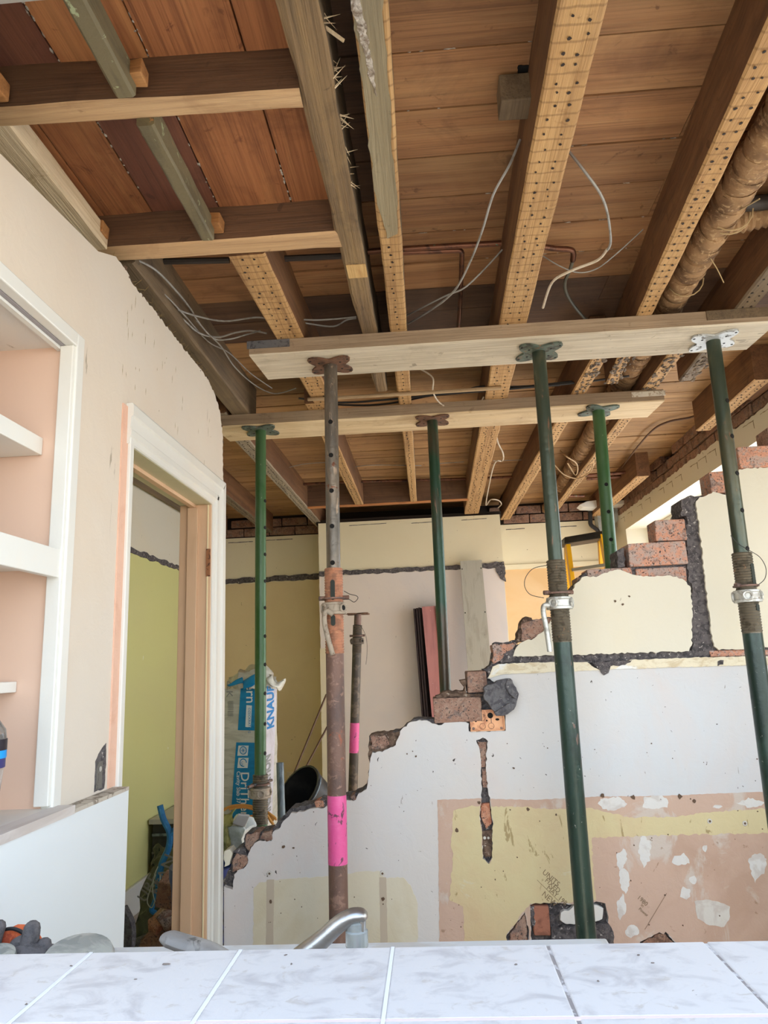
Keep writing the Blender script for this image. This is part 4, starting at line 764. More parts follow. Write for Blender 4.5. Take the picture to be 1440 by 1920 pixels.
for lab, pts, r_ in [('outermost grey cable of the bundle at the torn wall top', [(225, 492), (246, 485), (290, 505), (330, 545), (358, 580), (364, 592)], .0034),
        ('second grey cable of the bundle beside the torn wall top', [(228, 500), (252, 500), (285, 530), (315, 562), (333, 577), (362, 592)], .003),
        ('grey cable looping low along the torn wall edge', [(235, 515), (265, 540), (310, 570), (360, 590), (420, 602), (480, 595), (510, 600)], .0032),
        ('grey cable of the bundle running down to the scaffold board end', [(363, 590), (385, 620), (415, 650), (440, 688), (478, 722), (515, 738), (555, 728)], .0026),
        ('grey cable sagging left of the nail-holed joist', [(290, 545), (345, 600), (375, 625), (410, 632), (440, 624), (470, 620), (500, 625)], .0034),
        ('thin grey cable in the bundle passing under the others', [(240, 508), (300, 545), (345, 590), (390, 640), (430, 662), (470, 700), (510, 728)], .0024),
        ('grey cable from the bundle crossing toward the joist', [(368, 600), (400, 634), (430, 636), (460, 628), (488, 620)], .0028)]:
    cable('electric_cable', lab, [[(x, y, 2.56-.03*math.sin(i)) for i, (x, y) in enumerate(pts)]], r_, CABG)
cable('electric_cable', ['lower of two grey cables between the nail-holed and weathered joists', 'upper of two grey cables between the nail-holed and weathered joists'], [pz([(542, 600), (580, 607), (625, 612), (650, 600), (668, 597)], 2.58), pz([(545, 598), (590, 600), (630, 598), (668, 594)], 2.58)], .003, CABG)
cable('electric_cable', 'white cable loop hanging between the two boards', [[(785, 690, 2.6), (811, 708, 2.55), (812, 735, 2.5), (828, 758, 2.49), (865, 772, 2.48), (895, 762, 2.49), (907, 744, 2.52)]], .0036, CABW)
cable('electric_cable', 'white cable with two kinks hanging behind the pine board', [[(930, 805, 2.6), (933, 828, 2.54), (943, 850, 2.5), (942, 864, 2.5), (929, 866, 2.5), (920, 895, 2.5), (911, 946, 2.5), (920, 937, 2.5), (934, 938, 2.5), (940, 945, 2.5), (934, 952, 2.5)]], .0042, CABW)
cable('electric_cable', ['beige cable drooping widest under the rear joists by the green prop', 'beige cable in a narrow loop under the rear joists by the green prop'], [[(1040, 872, 2.55), (1058, 890, 2.5), (1085, 897, 2.48), (1108, 883, 2.48), (1113, 862, 2.52)], [(1050, 845, 2.58), (1062, 856, 2.52), (1080, 868, 2.5), (1083, 882, 2.48), (1078, 890, 2.48), (1064, 868, 2.52)]], .004, mat('beige_cable', (172, 140, 100), .6))
cable('electric_cable', ['thin wire across the rear floorboards, left of the brown prop top', 'thin wire across the rear floorboards, right of the brown prop', 'short thin wire right of the slim prop on the rear boards', 'thin wire on the rear boards right of the kinked white cable'], [[(535, 878, 2.63), (570, 870, 2.64), (610, 867, 2.64)], [(660, 876, 2.64), (700, 872, 2.62), (790, 873, 2.64)], [(820, 869, 2.62), (870, 866, 2.64)], [(925, 864, 2.62), (985, 862, 2.64)]], .0024, CABG)
cable('electric_cable', 'dark brown cable curving over the rear boards at right', [[(1165, 877, 2.63), (1215, 815, 2.64), (1250, 792, 2.645), (1300, 781, 2.645), (1330, 762, 2.65)]], .006, mat('brown_cable', (86, 60, 42), .7))
cable('electric_cable', ['longest dark cable beside the dusty conduit rod', 'dark sagging cable under the dusty conduit rod', 'short dark cable right of the dusty conduit rod end'], [pz([(560, 747), (640, 755), (720, 750), (800, 742), (900, 734), (1060, 720), (1180, 705)], 2.53), pz([(600, 757), (680, 760), (740, 755), (830, 738), (930, 730), (1050, 722)], 2.54), pz([(870, 735), (900, 725), (990, 724), (1100, 712)], 2.55)], .0045, BLKR)
cable('conduit', 'dusty brown conduit rod crossing below the joists between the boards', [pz([(577, 749), (700, 742), (820, 735), (940, 727)], 2.496)], .0085, CONDUIT, 'pipe', 8)
cable('copper_pipe', 'old copper pipe with green corrosion crossing between the joists', [pz([(640, 476), (755, 467), (940, 456)], 2.62)], .009, COPP, 'pipe', 10)
cable('copper_pipe', 'second copper pipe with an elbow turning away behind the cable', [pz([(755, 474), (800, 472), (850, 470), (862, 470), (866, 474), (866, 482), (864, 540), (860, 615)], 2.615)], .008, COPP, 'pipe', 10)
cable('copper_pipe', 'short copper pipe elbow just right of the broad golden joist', [pz([(1016, 462), (1040, 466), (1068, 468), (1075, 474), (1074, 488)], 2.62)], .009, COPP, 'pipe', 10)
cable('grey_pipe', 'thin grey-green pipe curving down to the scaffold board', [[(1074, 488, 2.62), (1068, 508, 2.61), (1059, 530, 2.6), (1063, 552, 2.6), (1080, 578, 2.61), (1104, 605, 2.63)]], .006, mat('grey_green_pipe', (106, 104, 92), .5, .4), 'pipe', 8)
cable('grey_pipe', ['dark pipe in the shadow left of the nail-holed left joist', 'dark pipe in the shadow right of the nail-holed left joist'], [pz([(225, 492), (430, 488)], 2.64), pz([(508, 486), (640, 480)], 2.64)], .010, GPIPE, 'pipe', 8)
cable('grey_pipe', 'grey pipe disappearing right behind the lagged pipe', [pz([(1370, 384), (1480, 376)], 2.63)], .022, GPIPE, 'pipe', 10)
cable('copper_pipe', 'copper pipe running through the rear joists near the back wall', [pz([(560, 908), (680, 903), (870, 898), (960, 894)], 2.64)], .010, COPP, 'pipe', 8)
cable('copper_pipe', ['longest copper pipe in the rear right corner cluster', 'lower copper pipe in the rear right corner cluster', 'tiny copper pipe stub low in the rear right corner'], [pz([(1060, 893), (1120, 890), (1210, 882)], 2.60), pz([(1100, 898), (1180, 892), (1225, 886)], 2.60), pz([(1065, 930), (1095, 930)], 2.58)], .012, COPP, 'pipe', 8)
TWN = mat('twine_tan', (176, 150, 110), .9)
lp = MB(); r = random.Random(2); A, B = Vector((.87, .95, 2.60)), Vector((1.06, 6.0, 2.60)); N_ = 800; pth = [A.lerp(B, i/N_)+Vector((r.uniform(-.002, .002), 0, r.uniform(-.002, .002))) for i in range(N_+1)]
lp.tube(pth, lambda t: .037+.014*abs(math.sin(math.pi*76*t))**.5+.002*math.sin(t*90), 20)
lg = build('lagged_pipe', lp, LAG, smooth=True, label='thick pipe wrapped in ribbed brown hessian lagging between joists', cat='pipe')
for (x, y) in ((1312, 398), (1315, 405), (1262, 525)):
    c = PZ(x, y, 2.60); build('twine', MB().tube([Vector((.93+.056*math.cos(q), c.y+.02*math.sin(q*.5), 2.60+.056*math.sin(q))) for q in (k*math.pi/8+math.pi for k in range(9))], .0022, 5), TWN, lg)
build('twine', MB().tube([PZ(1328, 478, 2.56), PZ(1345, 505, 2.53), PZ(1357, 530, 2.5)], .0018, 5, smooth_path=5), TWN, lg); build('twine', MB().tube([PZ(1388, 393, 2.55), PZ(1408, 382, 2.52), PZ(1424, 373, 2.5)], .002, 5), TWN, lg)
lp2 = MB(); pth = [PZ(1330, 425, 2.62).lerp(PZ(1470, 395, 2.62), i/20) for i in range(21)]; lp2.tube(pth, lambda t: .036+.004*math.sin(t*60), 16)
build('lagged_pipe', lp2, LAG, smooth=True, label='short side branch of hessian lagging right of the thick pipe', cat='pipe')
# bits at the rear right corner
a = [PY(x, y, 5.8) for x, y in ((1083, 950), (1096, 944), (1120, 941), (1150, 943), (1190, 938), (1212, 936), (1210, 942), (1192, 948), (1150, 950), (1112, 955), (1090, 954))]
build('white_duct', MB().prism([(p.x, p.z) for p in a], 5.72, 5.86), GLOSS, label='flat white duct section lying under the rear joists by the window', cat='duct', bevel=.003)
a = [PY(x, y, 5.95) for x, y in ((1118, 962), (1168, 950), (1168, 966), (1148, 986), (1146, 1010), (1124, 1006))]
build('boxing_panel', MB().prism([(p.x, p.z) for p in a], 5.93, 6.04), mat('grey_white_boxing', (178, 182, 178), .7, 0, [(8, .5, .6, (150, 154, 150), 5)]), label='pale grey boxing panel in the rear corner behind the green prop', cat='panel')
a = [PY(x, y, 5.9) for x, y in ((1106, 955), (1107, 972), (1108, 984), (1120, 994), (1124, 1006), (1126, 1030))]
build('waste_pipe', MB().tube(a, .018, 8, smooth_path=4), BLKR, smooth=True, label='dark bent waste pipe on the back wall above the ladder', cat='pipe')
# ============================================================ WINDOW SILL, WORKTOP, TAP
struct('header_sky_block', MB().box(-2.2, 2.1, .46, .80, 2.32, 2.85), WHITE)  # unseen header added to keep the high sky off the sill tiles
struct('wall_front_pier', MB().box(-1.95, XL-.14, .46, .80, 0, 2.32), WHITE)
ws = struct('wall_front_low', MB().box(XL-.2, 1.9, .46, .80, 0, 1.068), WHITE)
gx = [-.685, -.528, -.371, -.212, -.054, .103, .259, .415, .57, .73, .89, 1.05]
for (ya, yb) in ((.653, .803), (.50, .650)):
    for a, b in zip(gx[:-1], gx[1:]):
        build('tile', MB().box(a+.0016, b-.0016, ya, yb, 1.068, 1.085), TILE, ws, bevel=.0015)
for i, x in enumerate(gx): build('grout_line', MB().box(x-.0017, x+.0017, .50, .802, 1.068, 1.0856 if i < 5 else 1.0835), GROUT if i < 5 else GROUTD, ws)
build('grout_line', MB().box(-.9, 1.05, .6495, .6535, 1.068, 1.0848), mat('pinkish_grout', (222, 200, 194), .8), ws)
db = MB(); r = random.Random(6)
for i in range(12): db.blob((r.uniform(-.45, .35), r.uniform(.66, .795), 1.0855), (r.uniform(.0006, .002), r.uniform(.0006, .0016), .0007), i, .4, 1)
p = PZ(312, 1808, 1.0855); db.blob((p.x, p.y, 1.0858), (.0045, .0016, .001), 5, .4, 1)
build('grit', db, mat('grit_dark', (110, 98, 90), .9), ws, kind='stuff')
wt = struct('trim_3', MB().box(XL+.04, .255, .802, 1.262, .89, .93), SINKM, bevel=.004)
ds = MB(); r = random.Random(16)
for i in range(60):
    x = r.choice([r.uniform(-.35, 0), r.uniform(.02, .12)]); ds.blob((x, r.uniform(1.16, 1.235), .9305), (r.uniform(.002, .009), r.uniform(.001, .004), .0012), i, .5, 1)
build('plaster_dust', ds, DUSTW, wt, kind='stuff')
cab = thing('base_cabinet', (-.24, 1.03, 0), 'white base cabinet carrying the dusty sink worktop', 'cabinet')
build('carcass', MB().box(XL+.05, .24, .81, 1.24, .08, .888), GLOSS, cab)
# mixer tap: body hidden behind the sill, lever to the left, spout to the right
tap = thing('mixer_tap', (-.225, .93, .93), 'dusty chrome mixer tap with a long lever and an angled spout on the sink', 'tap')
build('body', MB().lathe((-.225, .93, .931), (0, 0, 1), [(.030, 0), (.030, .006), (.022, .014), (.021, .07), (.024, .085), (.016, .094)], 24), CHROME, tap, smooth=True)
T = lambda x, y, Y=.93: PY(x, y, Y)
def flat_arm(mb, pts, ws_, hs, n=14):
    P = catmull([Vector(p) for p in pts], 8); L = len(P); vs = []; fs = []
    for i, p in enumerate(P):
        t = i/(L-1); d = (P[min(i+1, L-1)]-P[max(i-1, 0)]).normalized(); s_ = Vector((0, 1, 0)); u = d.cross(s_).normalized()
        k = t*(len(ws_)-1); j = min(int(k), len(ws_)-2); f_ = k-j; w = ws_[j]*(1-f_)+ws_[j+1]*f_; h = hs[j]*(1-f_)+hs[j+1]*f_
        vs += [p+s_*math.copysign(abs(math.cos(q))**.7, math.cos(q))*w+u*math.sin(q)*h for q in (m*math.tau/n for m in range(n))]
    for i in range(L-1):
        for k in range(n): fs.append((i*n+k, i*n+(k+1) % n, (i+1)*n+(k+1) % n, (i+1)*n+k))
    fs += [tuple(range(n-1, -1, -1)), tuple(range((L-1)*n, L*n))]; return mb.add(vs, fs)
build('lever', flat_arm(MB(), [T(303, 1757), T(318, 1760), T(345, 1769), T(400, 1786), (-.235, .93, 1.012)], [.008, .016, .017, .016, .014], [.003, .0075, .008, .0075, .008]), DUST, tap, smooth=True)
build('spout', flat_arm(MB(), [(-.222, .93, 1.0), T(560, 1795), T(600, 1765), T(635, 1733), T(660, 1718), T(678, 1716), T(683, 1724)], [.015, .015, .014, .013, .013, .012, .009], [.010, .0105, .0105, .0095, .0085, .007, .004]), CHROME, tap, smooth=True)
p = T(668, 1722)
nz = build('aerator', MB().lathe((p.x, .93, p.z), (0, 0, -1), [(.006, 0), (.0115, .004), (.0115, .012), (.0135, .0135), (.0135, .030), (.011, .034), (.006, .034)], 20), GPLAST, tap, smooth=True)
p = T(680, 1728); build('spout_tip', MB().rbox((p.x, .93, p.z-.002), (.006, .018, .016), (0, .1, 0)), mat('bright_chrome', (230, 232, 234), .1, 1), tap, bevel=.002)
for (x, y, w, lab) in ((148, 1769, .052, 'swirled grey disc lying on the worktop, the right one of two'), (-6, 1768, .030, 'swirled grey disc cut off by the left edge of the picture')):
    p = PY(x, y, 1.16)
    build('grey_disc', MB().lathe((p.x, 1.16, .931), (.10, -.25, 1), [(.0+w*.5, 0), (w*.85, .004), (w, .014), (w*1.0, .022), (w*.93, .030), (w*.6, .034), (w*.2, .033)], 28), DISH, smooth=True, label=lab, cat='soap dish')  # disc with the look of a tap top, laid loose on the worktop
# glove
gl = thing('work_glove', (-.62, 1.2, .93), 'grey rubber-dipped work glove with an orange knit back, fingers up', 'glove')
G = lambda x, y, Y=1.2: PY(x, y, Y)
build('palm', MB().blob((G(55, 1788).x, 1.2, G(55, 1788).z-.004), (.055, .035, .022), 4, .12, 3), GLOVE, gl, smooth=True)
for pts, rr in (([G(50, 1785), G(56, 1762), G(60, 1742)], .0145), ([G(75, 1785), G(83, 1772)], .0125), ([G(-16, 1780), G(-8, 1752), G(-2, 1738)], .012), ([G(25, 1785), G(34, 1772), G(46, 1766)], .0125)):
    mb = MB(); mb.tube(pts, lambda t, q=rr: q*(1.05-.15*t)*(1 if t < .93 else .86), 12, smooth_path=7); mb.blob(pts[-1], (rr*.9,)*3, 1, 0, 2)
    build('finger', mb, GLOVE, gl, smooth=True)
build('knit_back', MB().blob((G(25, 1755, 1.225).x, 1.225, G(25, 1760, 1.225).z-.006), (.042, .016, .022), 9, .2, 3), GLOVO, gl, smooth=True)
build('cuff_trim', MB().tube([G(4, 1744, 1.21), G(22, 1741, 1.21), G(36, 1745, 1.21), G(44, 1750, 1.21)], .003, 6, smooth_path=5), BLKR, gl, smooth=True)
# bottle on the alcove floor
bt = thing('drinks_bottle', (-.905, 1.30, 1.11), 'clear plastic drinks bottle with a dark and cyan label at the left edge', 'bottle')
bx, by = PY(-4, 1420, 1.30).x-.030+.006, 1.30
zl = lambda y: PY(0, y, 1.30).z
build('bottle_body', MB().lathe((bx, by, 1.111), (0, 0, 1), [(.020, 0), (.026, .004), (.024, .02), (.032, zl(1440)-1.111), (.034, zl(1390)-1.111), (.031, zl(1368)-1.111), (.016, zl(1345)-1.111), (.013, zl(1335)-1.111)], 24), BOTC, bt, smooth=True)
for a, b, m in ((1440, 1422, BOTP), (1422, 1407, BOTB), (1407, 1386, BOTD)):
    build('label_band', MB().tube([(bx, by, zl(a)), (bx, by, zl(b))], .0346 if m is not BOTP else .0335, 24, cap=False), m, bt, smooth=True)
build('cap', MB().lathe((bx, by, zl(1335)), (0, 0, 1), [(.014, 0), (.014, .012), (.012, .014)], 16), mat('blue_cap', (30, 70, 150), .4), bt, smooth=True)
# ============================================================ THINGS IN THE REAR ROOM
# insulation pack: slab-sided plastic pack standing on end
C0 = PY(497, 1300, 3.5); L0 = Vector((-1.10, 3.56, 0)); R0 = Vector((PY(519, 1300, 3.74).x, 3.74, 0)); C0.z = 0
ZT = PY(480, 1290, 3.5).z; back = Vector((R0.x+L0.x-C0.x, R0.y+L0.y-C0.y, 0))
pk = thing('insulation_pack', (C0.x-.1, 3.6, 0), 'tall plastic pack of insulation slabs, blue and grey print, behind the green prop', 'insulation pack')
mb = MB(); n = 22; ring = []; r = random.Random(5)
for i in range(n+1):
    z = ZT*i/n; q = lambda k=.005: r.uniform(-k, k); bow = .014*math.sin(i*1.9)
    ring.append([Vector((L0.x, L0.y+bow*.3, z)), Vector((L0.x*.66+C0.x*.34, L0.y*.66+C0.y*.34-.004+q(.002), z)), Vector((L0.x*.33+C0.x*.67, L0.y*.33+C0.y*.67-.004+q(.002), z)), Vector((C0.x+q(.0015), C0.y, z)), Vector(((C0.x+R0.x)/2+.002+q(.001), (C0.y+R0.y)/2, z)), Vector((R0.x+q(.002), R0.y, z)), Vector((back.x, back.y, z))])
vs = [p for q in ring for p in q]; m_ = 7; fs = [(i*m_+k, i*m_+(k+1) % m_, (i+1)*m_+(k+1) % m_, (i+1)*m_+k) for i in range(n) for k in range(m_)]+[tuple(range(m_)), tuple(range(n*m_+m_-1, n*m_-1, -1))]
build('wrapped_slabs', mb.add(vs, fs), BAGW, pk, smooth=True)
fd = (C0-L0).normalized(); fn = Vector((fd.y, -fd.x, 0)); sd = (R0-C0).normalized(); sn = Vector((sd.y, -sd.x, 0)); upz = Vector((0, 0, 1))
def fp(x, y, off=.008):   # point on the pack's front face seen at a photo position
    d = ray(x, y); o_ = Vector((0, 0, CZ)); t_ = (L0+fn*off-o_).dot(fn)/d.dot(fn); return o_+d*t_
def spt(x, y, off=.004):
    d = ray(x, y); o_ = Vector((0, 0, CZ)); t_ = (C0+sn*off-o_).dot(sn)/d.dot(sn); return o_+d*t_
def quad(name, pts, m, par, nrm, th=.001): 
    return build(name, MB().hexa([p-nrm*.006 for p in pts]+[p for p in pts]), m, par)
quad('blue_panel', [fp(446, 1369), fp(494, 1370), fp(496, 1281), fp(452, 1280)], BLUEP, pk, fn)
quad('blue_panel', [fp(432, 1540), fp(492, 1540), fp(495, 1393), fp(443, 1392)], BLUEP, pk, fn)
quad('side_sheet', [spt(499, 1540), spt(510, 1540), spt(519, 1291), spt(499, 1290)], BAGL, pk, sn)
D = Vector((0, 0, -1))
tf = lambda nm, s, sz, px, m, kx=1, off=.0095: text(nm, s, sz, fp(*px, off), D, fd, m, pk, .0004, kx=kx, bold=sz*.008)
tf('pack_text', 'DriTherm', .060, (452, 1447), PRW, 1.0); tf('pack_text', 'Cavity Slab 37', .028, (444, 1446), PRW, .9); tf('pack_text', 'ern', .07, (462, 1281), PRW, 1)
q_ = [fp(460, 1363, .0095), fp(470, 1364, .0095), fp(472, 1323, .0095), fp(462, 1322, .0095)]; quad('text_box', q_, PRW, pk, fn)
text('pack_text', 'OZECKRATING', .017, fp(465.5, 1327, .0105), D, fd, BLUEP, pk, .0004)
for (ya, yb, gly) in ((1398, 1417, 0), (1421, 1440, 1)):
    quad('icon_box', [fp(445, yb, .0095), fp(464, yb, .0095), fp(466, ya, .0095), fp(447, ya, .0095)], PRW, pk, fn)
    c = fp(456, (ya+yb)/2-.5, .0108); mb = MB(); mb.tube([c+(fd*math.cos(q)+upz*math.sin(q))*.017 for q in (k*math.tau/20 for k in range(17 if gly else 21))], .0022, 5)
    build('icon', mb, BLUEP, pk)
    if not gly:
        for k in range(3): a = k*math.pi/3; build('icon', MB().tube([c-(fd*math.cos(a)+upz*math.sin(a))*.011, c+(fd*math.cos(a)+upz*math.sin(a))*.011], .0014, 4), BLUEP, pk)
text('pack_text', 'UV', .016, fp(452, 1428, .0108), D, fd, BLUEP, pk, .0004)
text('pack_text', 'K', .05, fp(424.5, 1295, .0095), D, fd, PRG, pk, .0004); 
for k in range(5): text('pack_text', 'CAVITY SLAB', .012, fp(427+k*2, 1315, .0095), D, fd, PRG, pk, .0003)
ts = lambda s, sz, px, m, kx=1: text('pack_text', s, sz, spt(*px, .0052), upz, -sd, m, pk, .0004, kx=kx, bold=.006)
ts('KNAUF', .19, (513.5, 1364), PRB, .33); ts('INSULATION', .15, (507.5, 1520), PRG, .30)
# crumpled open top of the pack
def sheet(name, ctrl, m, par, sub=3, th=.002, seed=0, amp=.006):
    """ctrl: rows of 3D points -> crumpled thin sheet"""
    R_n = len(ctrl); Cn = len(ctrl[0]); rows = [catmull([Vector(p) for p in row], sub) for row in ctrl]; cols = list(zip(*rows)); G_ = [catmull(list(c), sub) for c in cols]
    nr, nc = len(G_), len(G_[0]); off = Vector((seed*3.7, seed*1.3, 0)); vs = []
    for c in G_:
        for p in c: vs.append(p+Vector([noise.noise(p*22+off+Vector((k*9, 0, 0)))*amp for k in range(3)]))
    fs = [(i*nc+j, i*nc+j+1, (i+1)*nc+j+1, (i+1)*nc+j) for i in range(nr-1) for j in range(nc-1)]
    me_mb = MB().add(vs, fs); o = build(name, me_mb, m, par, smooth=True); sm = o.modifiers.new('thickness', 'SOLIDIFY'); sm.thickness = th; return o
Y0 = 3.5
q = lambda x, y, Y=Y0: PY(x, y, Y)
sheet('crumpled_top', [[q(418, 1292, 3.55), q(440, 1290, 3.53), q(470, 1288), q(500, 1290, 3.5), q(518, 1292, 3.6)], [q(425, 1280, 3.5), q(452, 1276, 3.48), q(470, 1283, 3.44), q(496, 1278, 3.46), q(516, 1280, 3.5)], [q(432, 1274, 3.6), q(455, 1258, 3.55), q(478, 1250, 3.52), q(500, 1250, 3.55), q(512, 1266, 3.6)], [q(430, 1276, 3.75), q(452, 1262, 3.75), q(478, 1254, 3.75), q(500, 1252, 3.75), q(512, 1268, 3.75)]], BAGW, pk, 4, .002, 3, .03)
sheet('crumpled_flap', [[q(500, 1262, 3.45), q(508, 1268, 3.45), q(518, 1276, 3.46), q(534, 1274, 3.5)], [q(502, 1272, 3.43), q(512, 1280, 3.43), q(522, 1284, 3.45), q(537, 1280, 3.5)], [q(502, 1282, 3.45), q(514, 1289, 3.45), q(524, 1293, 3.46), q(533, 1291, 3.5)]], BAGW, pk, 4, .002, 5, .022)
sheet('blue_crumple', [[q(427, 1284, 3.46), q(440, 1276, 3.45), q(452, 1272, 3.44)], [q(430, 1288, 3.46), q(446, 1282, 3.44), q(456, 1280, 3.43)]], BLUEP, pk, 4, .002, 6, .012)
sheet('blue_crumple', [[q(456, 1276, 3.44), q(466, 1272, 3.43), q(478, 1264, 3.42)], [q(458, 1292, 3.43), q(468, 1290, 3.42), q(482, 1284, 3.42)]], BLUEP, pk, 4, .002, 7, .012)
# blue tub with rags on top, seen in the gap at the foot of the wall
tubx = -.915
build('plastic_tub', MB().lathe((tubx, 2.93, 0), (0, 0, 1), [(.10, 0), (.125, .55), (.135, .60), (.135, .635), (.12, .635), (.115, .58)], 28), BLUED, smooth=True, label='deep blue plastic tub just behind the broken wall, by the door frame', cat='tub')
q = lambda x, y, Y=2.98: PY(x, y, Y)
sheet('plastic_rag', [[q(428, 1536), q(446, 1530), q(468, 1534)], [q(434, 1556, 2.93), q(452, 1552, 2.9), q(476, 1560, 2.94)], [q(432, 1588, 2.96), q(450, 1586, 2.93), q(470, 1580, 2.97)]], RAGW, None, 5, .003, 8, .03)
bpy.data.objects['plastic_rag']['label'] = 'crumpled white plastic sheet heaped on the blue tub'; bpy.data.objects['plastic_rag']['category'] = 'plastic sheet'
sheet('green_cloth', [[q(412, 1530), q(424, 1524), q(446, 1518)], [q(412, 1560, 2.93), q(426, 1552, 2.92), q(440, 1535, 2.95)], [q(412, 1600, 2.96), q(428, 1596, 2.94), q(436, 1565, 2.97)]], RAGY, None, 5, .004, 9, .03)
bpy.data.objects['green_cloth']['label'] = 'yellow-green cloth left of the white plastic sheet'; bpy.data.objects['green_cloth']['category'] = 'cloth'
build('silver_scrap', MB().rbox(q(453, 1537, 2.88), (.05, .01, .045), (.3, .35, .4), jit=.006), SILV, label='silvery crinkled scrap on top of the white plastic sheet', cat='scrap', bevel=.002)
for i, (pts, lab) in enumerate([([(405, 1528), (430, 1513), (455, 1510), (480, 1514), (500, 1522), (517, 1535)], 'outermost orange cable curving over the rags to the green prop'), ([(430, 1517), (455, 1513), (478, 1518), (500, 1528), (514, 1538)], 'second orange cable just inside the outermost one'), ([(462, 1532), (480, 1528), (500, 1525), (514, 1531), (518, 1538)], 'peach cable lowest of the curving cables'), ([(488, 1516), (500, 1528), (508, 1540), (513, 1551), (515, 1600)], 'short yellow cable end right of the green prop')]):
    build('orange_cable', MB().tube([PY(x, y, 3.22 if i < 3 else 3.135) for x, y in pts], .006 if i != 2 else .004, 7, smooth_path=6), ORNC, smooth=True, label=lab, cat='cable')
# galvanised post, black bucket, rods
a = PY(525, 1430, 3.3); b = PY(528, 1530, 3.3)
build('galvanised_post', MB().tube([(a.x, 3.3, a.z), (b.x+.0, 3.3, b.z), (b.x+.02, 3.3, .0)], .0165, 10), GALVP, smooth=True, label='short grey galvanised tube standing right of the insulation pack', cat='post')
bc = PY(580, 1496, 3.95); bk = thing('black_bucket', (bc.x, 3.95, 0), 'large black builder bucket tipped behind the broken wall', 'bucket')
ax_ = Vector((-.55, -.62, .62)).normalized()
build('bucket_body', MB().lathe(bc-ax_*.20, ax_, [(.095, 0), (.12, .20), (.13, .27), (.136, .275), (.136, .29), (.126, .29), (.115, .20), (.09, .02)], 30), BLKP, bk, smooth=True)
a_ = ax_.orthogonal().normalized(); b_ = ax_.cross(a_)
build('bucket_handle', MB().tube([bc+ax_*.08+(a_*math.cos(q)+b_*math.sin(q))*.142 for q in (k*math.pi/14+2.2 for k in range(15))], .004, 6), GALVP, bk, smooth=True)
build('crate', MB().box(bc.x-.20, bc.x+.09, 3.8, 4.12, 0, .45), BLKP, label='dark crate under the tipped black bucket', cat='crate', bevel=.01)
for (x0, y0, x1, y1, lab) in ((612, 1302, 544, 1468, 'longer thin brown rod leaning left of the chimney corner'), (614, 1362, 560, 1464, 'shorter thin brown rod leaning beside the longer one')):
    a = PY(x0, y0, 5.0); b = PY(x1, y1, 4.7); d_ = (b-a).normalized(); e_ = b+d_*((b.z)/-d_.z)
    build('thin_rod', MB().tube([a, e_], .007, 6), ROPE, smooth=True, label=lab, cat='rod')
so_ = thing('wall_socket', (PY(548, 1456, 6.04).x, 6.04, PY(548, 1462, 6.04).z), 'cream double wall socket low on the ochre wall behind the bucket', 'socket')
a, b = PY(538, 1447, 6.04), PY(560, 1464, 6.04)
build('face_plate', MB().box(a.x, b.x, 6.032, 6.046, b.z, a.z), mat('cream_plastic', (216, 200, 172), .5), so_, bevel=.003)
for k in (.3, .7): build('pin_hole', MB().box(a.x+(b.x-a.x)*k-.006, a.x+(b.x-a.x)*k+.006, 6.030, 6.034, (a.z+b.z)/2-.008, (a.z+b.z)/2+.004), BLACK, so_)
# red sheets and grey board against the chimney
YC = 5.45
xs_ = [PY(x, 1200, YC).x for x in (779, 784, 788.5)]
for i, x in enumerate(xs_):
    zt = PY(780+i*4, 1141-i, YC).z
    build('red_sheet', MB().hexa([(x-.020+.07, YC-.02, 0), (x-.008+.07, YC-.02, 0), (x-.008+.10, YC+.10, 0), (x-.020+.10, YC+.10, 0), (x-.006, YC, zt), (x+.006, YC, zt), (x+.03, YC+.115, zt), (x+.018, YC+.115, zt)]), REDD, label=['dark-edged sheet, leftmost of the stack leaning on the chimney', 'dark-edged sheet, second from the left of the leaning stack', 'dark-edged sheet right beside the broad red face'][i], cat='sheet')
p0, p1 = PY(791, 1138, YC-.02), PY(815, 1136, YC+.04); x0, x1 = p0.x, p1.x
build('red_sheet', MB().hexa([(x0+.075, YC-.05, 0), (x1+.075, YC+.01, 0), (x1+.075, YC+.022, 0), (x0+.075, YC-.038, 0), (x0, YC-.02, p0.z), (x1, YC+.04, p1.z), (x1, YC+.052, p1.z), (x0, YC-.008, p0.z)]), REDS, label='brick-red sheet with the broad visible face, leaning on the chimney', cat='sheet')
for i, k in enumerate((.012, .026, .040)):
    build('red_sheet', MB().hexa([(x1+.075+k-.006, YC-.0, 0), (x1+.075+k+.004, YC-.0, 0), (x1+.075+k+.004, YC+.1, 0), (x1+.075+k-.006, YC+.1, 0), (x1+k-.006, YC+.03, p1.z+.004*i), (x1+k+.004, YC+.03, p1.z+.004*i), (x1+k+.004, YC+.12, p1.z), (x1+k-.006, YC+.12, p1.z)]), mat('brown_sheet_edge', (96, 58, 50), .7), label=['brown sheet edge touching the red face on its right', 'brown sheet edge, middle of three behind the slim prop', 'brown sheet edge, rightmost of the leaning stack'][i], cat='sheet')
gt = [PY(863, 1052, 5.5), PY(903, 1050, 5.5), PY(877, 1255, 5.42), PY(922, 1255, 5.42)]
ex = lambda t_, b_: b_+(b_-t_)*(b_.z/(t_.z-b_.z))
g2, g3 = ex(gt[0], gt[2]), ex(gt[1], gt[3]); bo = Vector((0, .02, 0))
gb = thing('grey_board', ((g2.x+g3.x)/2, g2.y, 0), 'tall pale grey board with nail holes leaning on the chimney breast', 'board')
build('plank', MB().hexa([g2, g3, g3+bo, g2+bo, gt[0], gt[1], gt[1]+bo, gt[0]+bo]), GREYB, gb)
mb = MB()
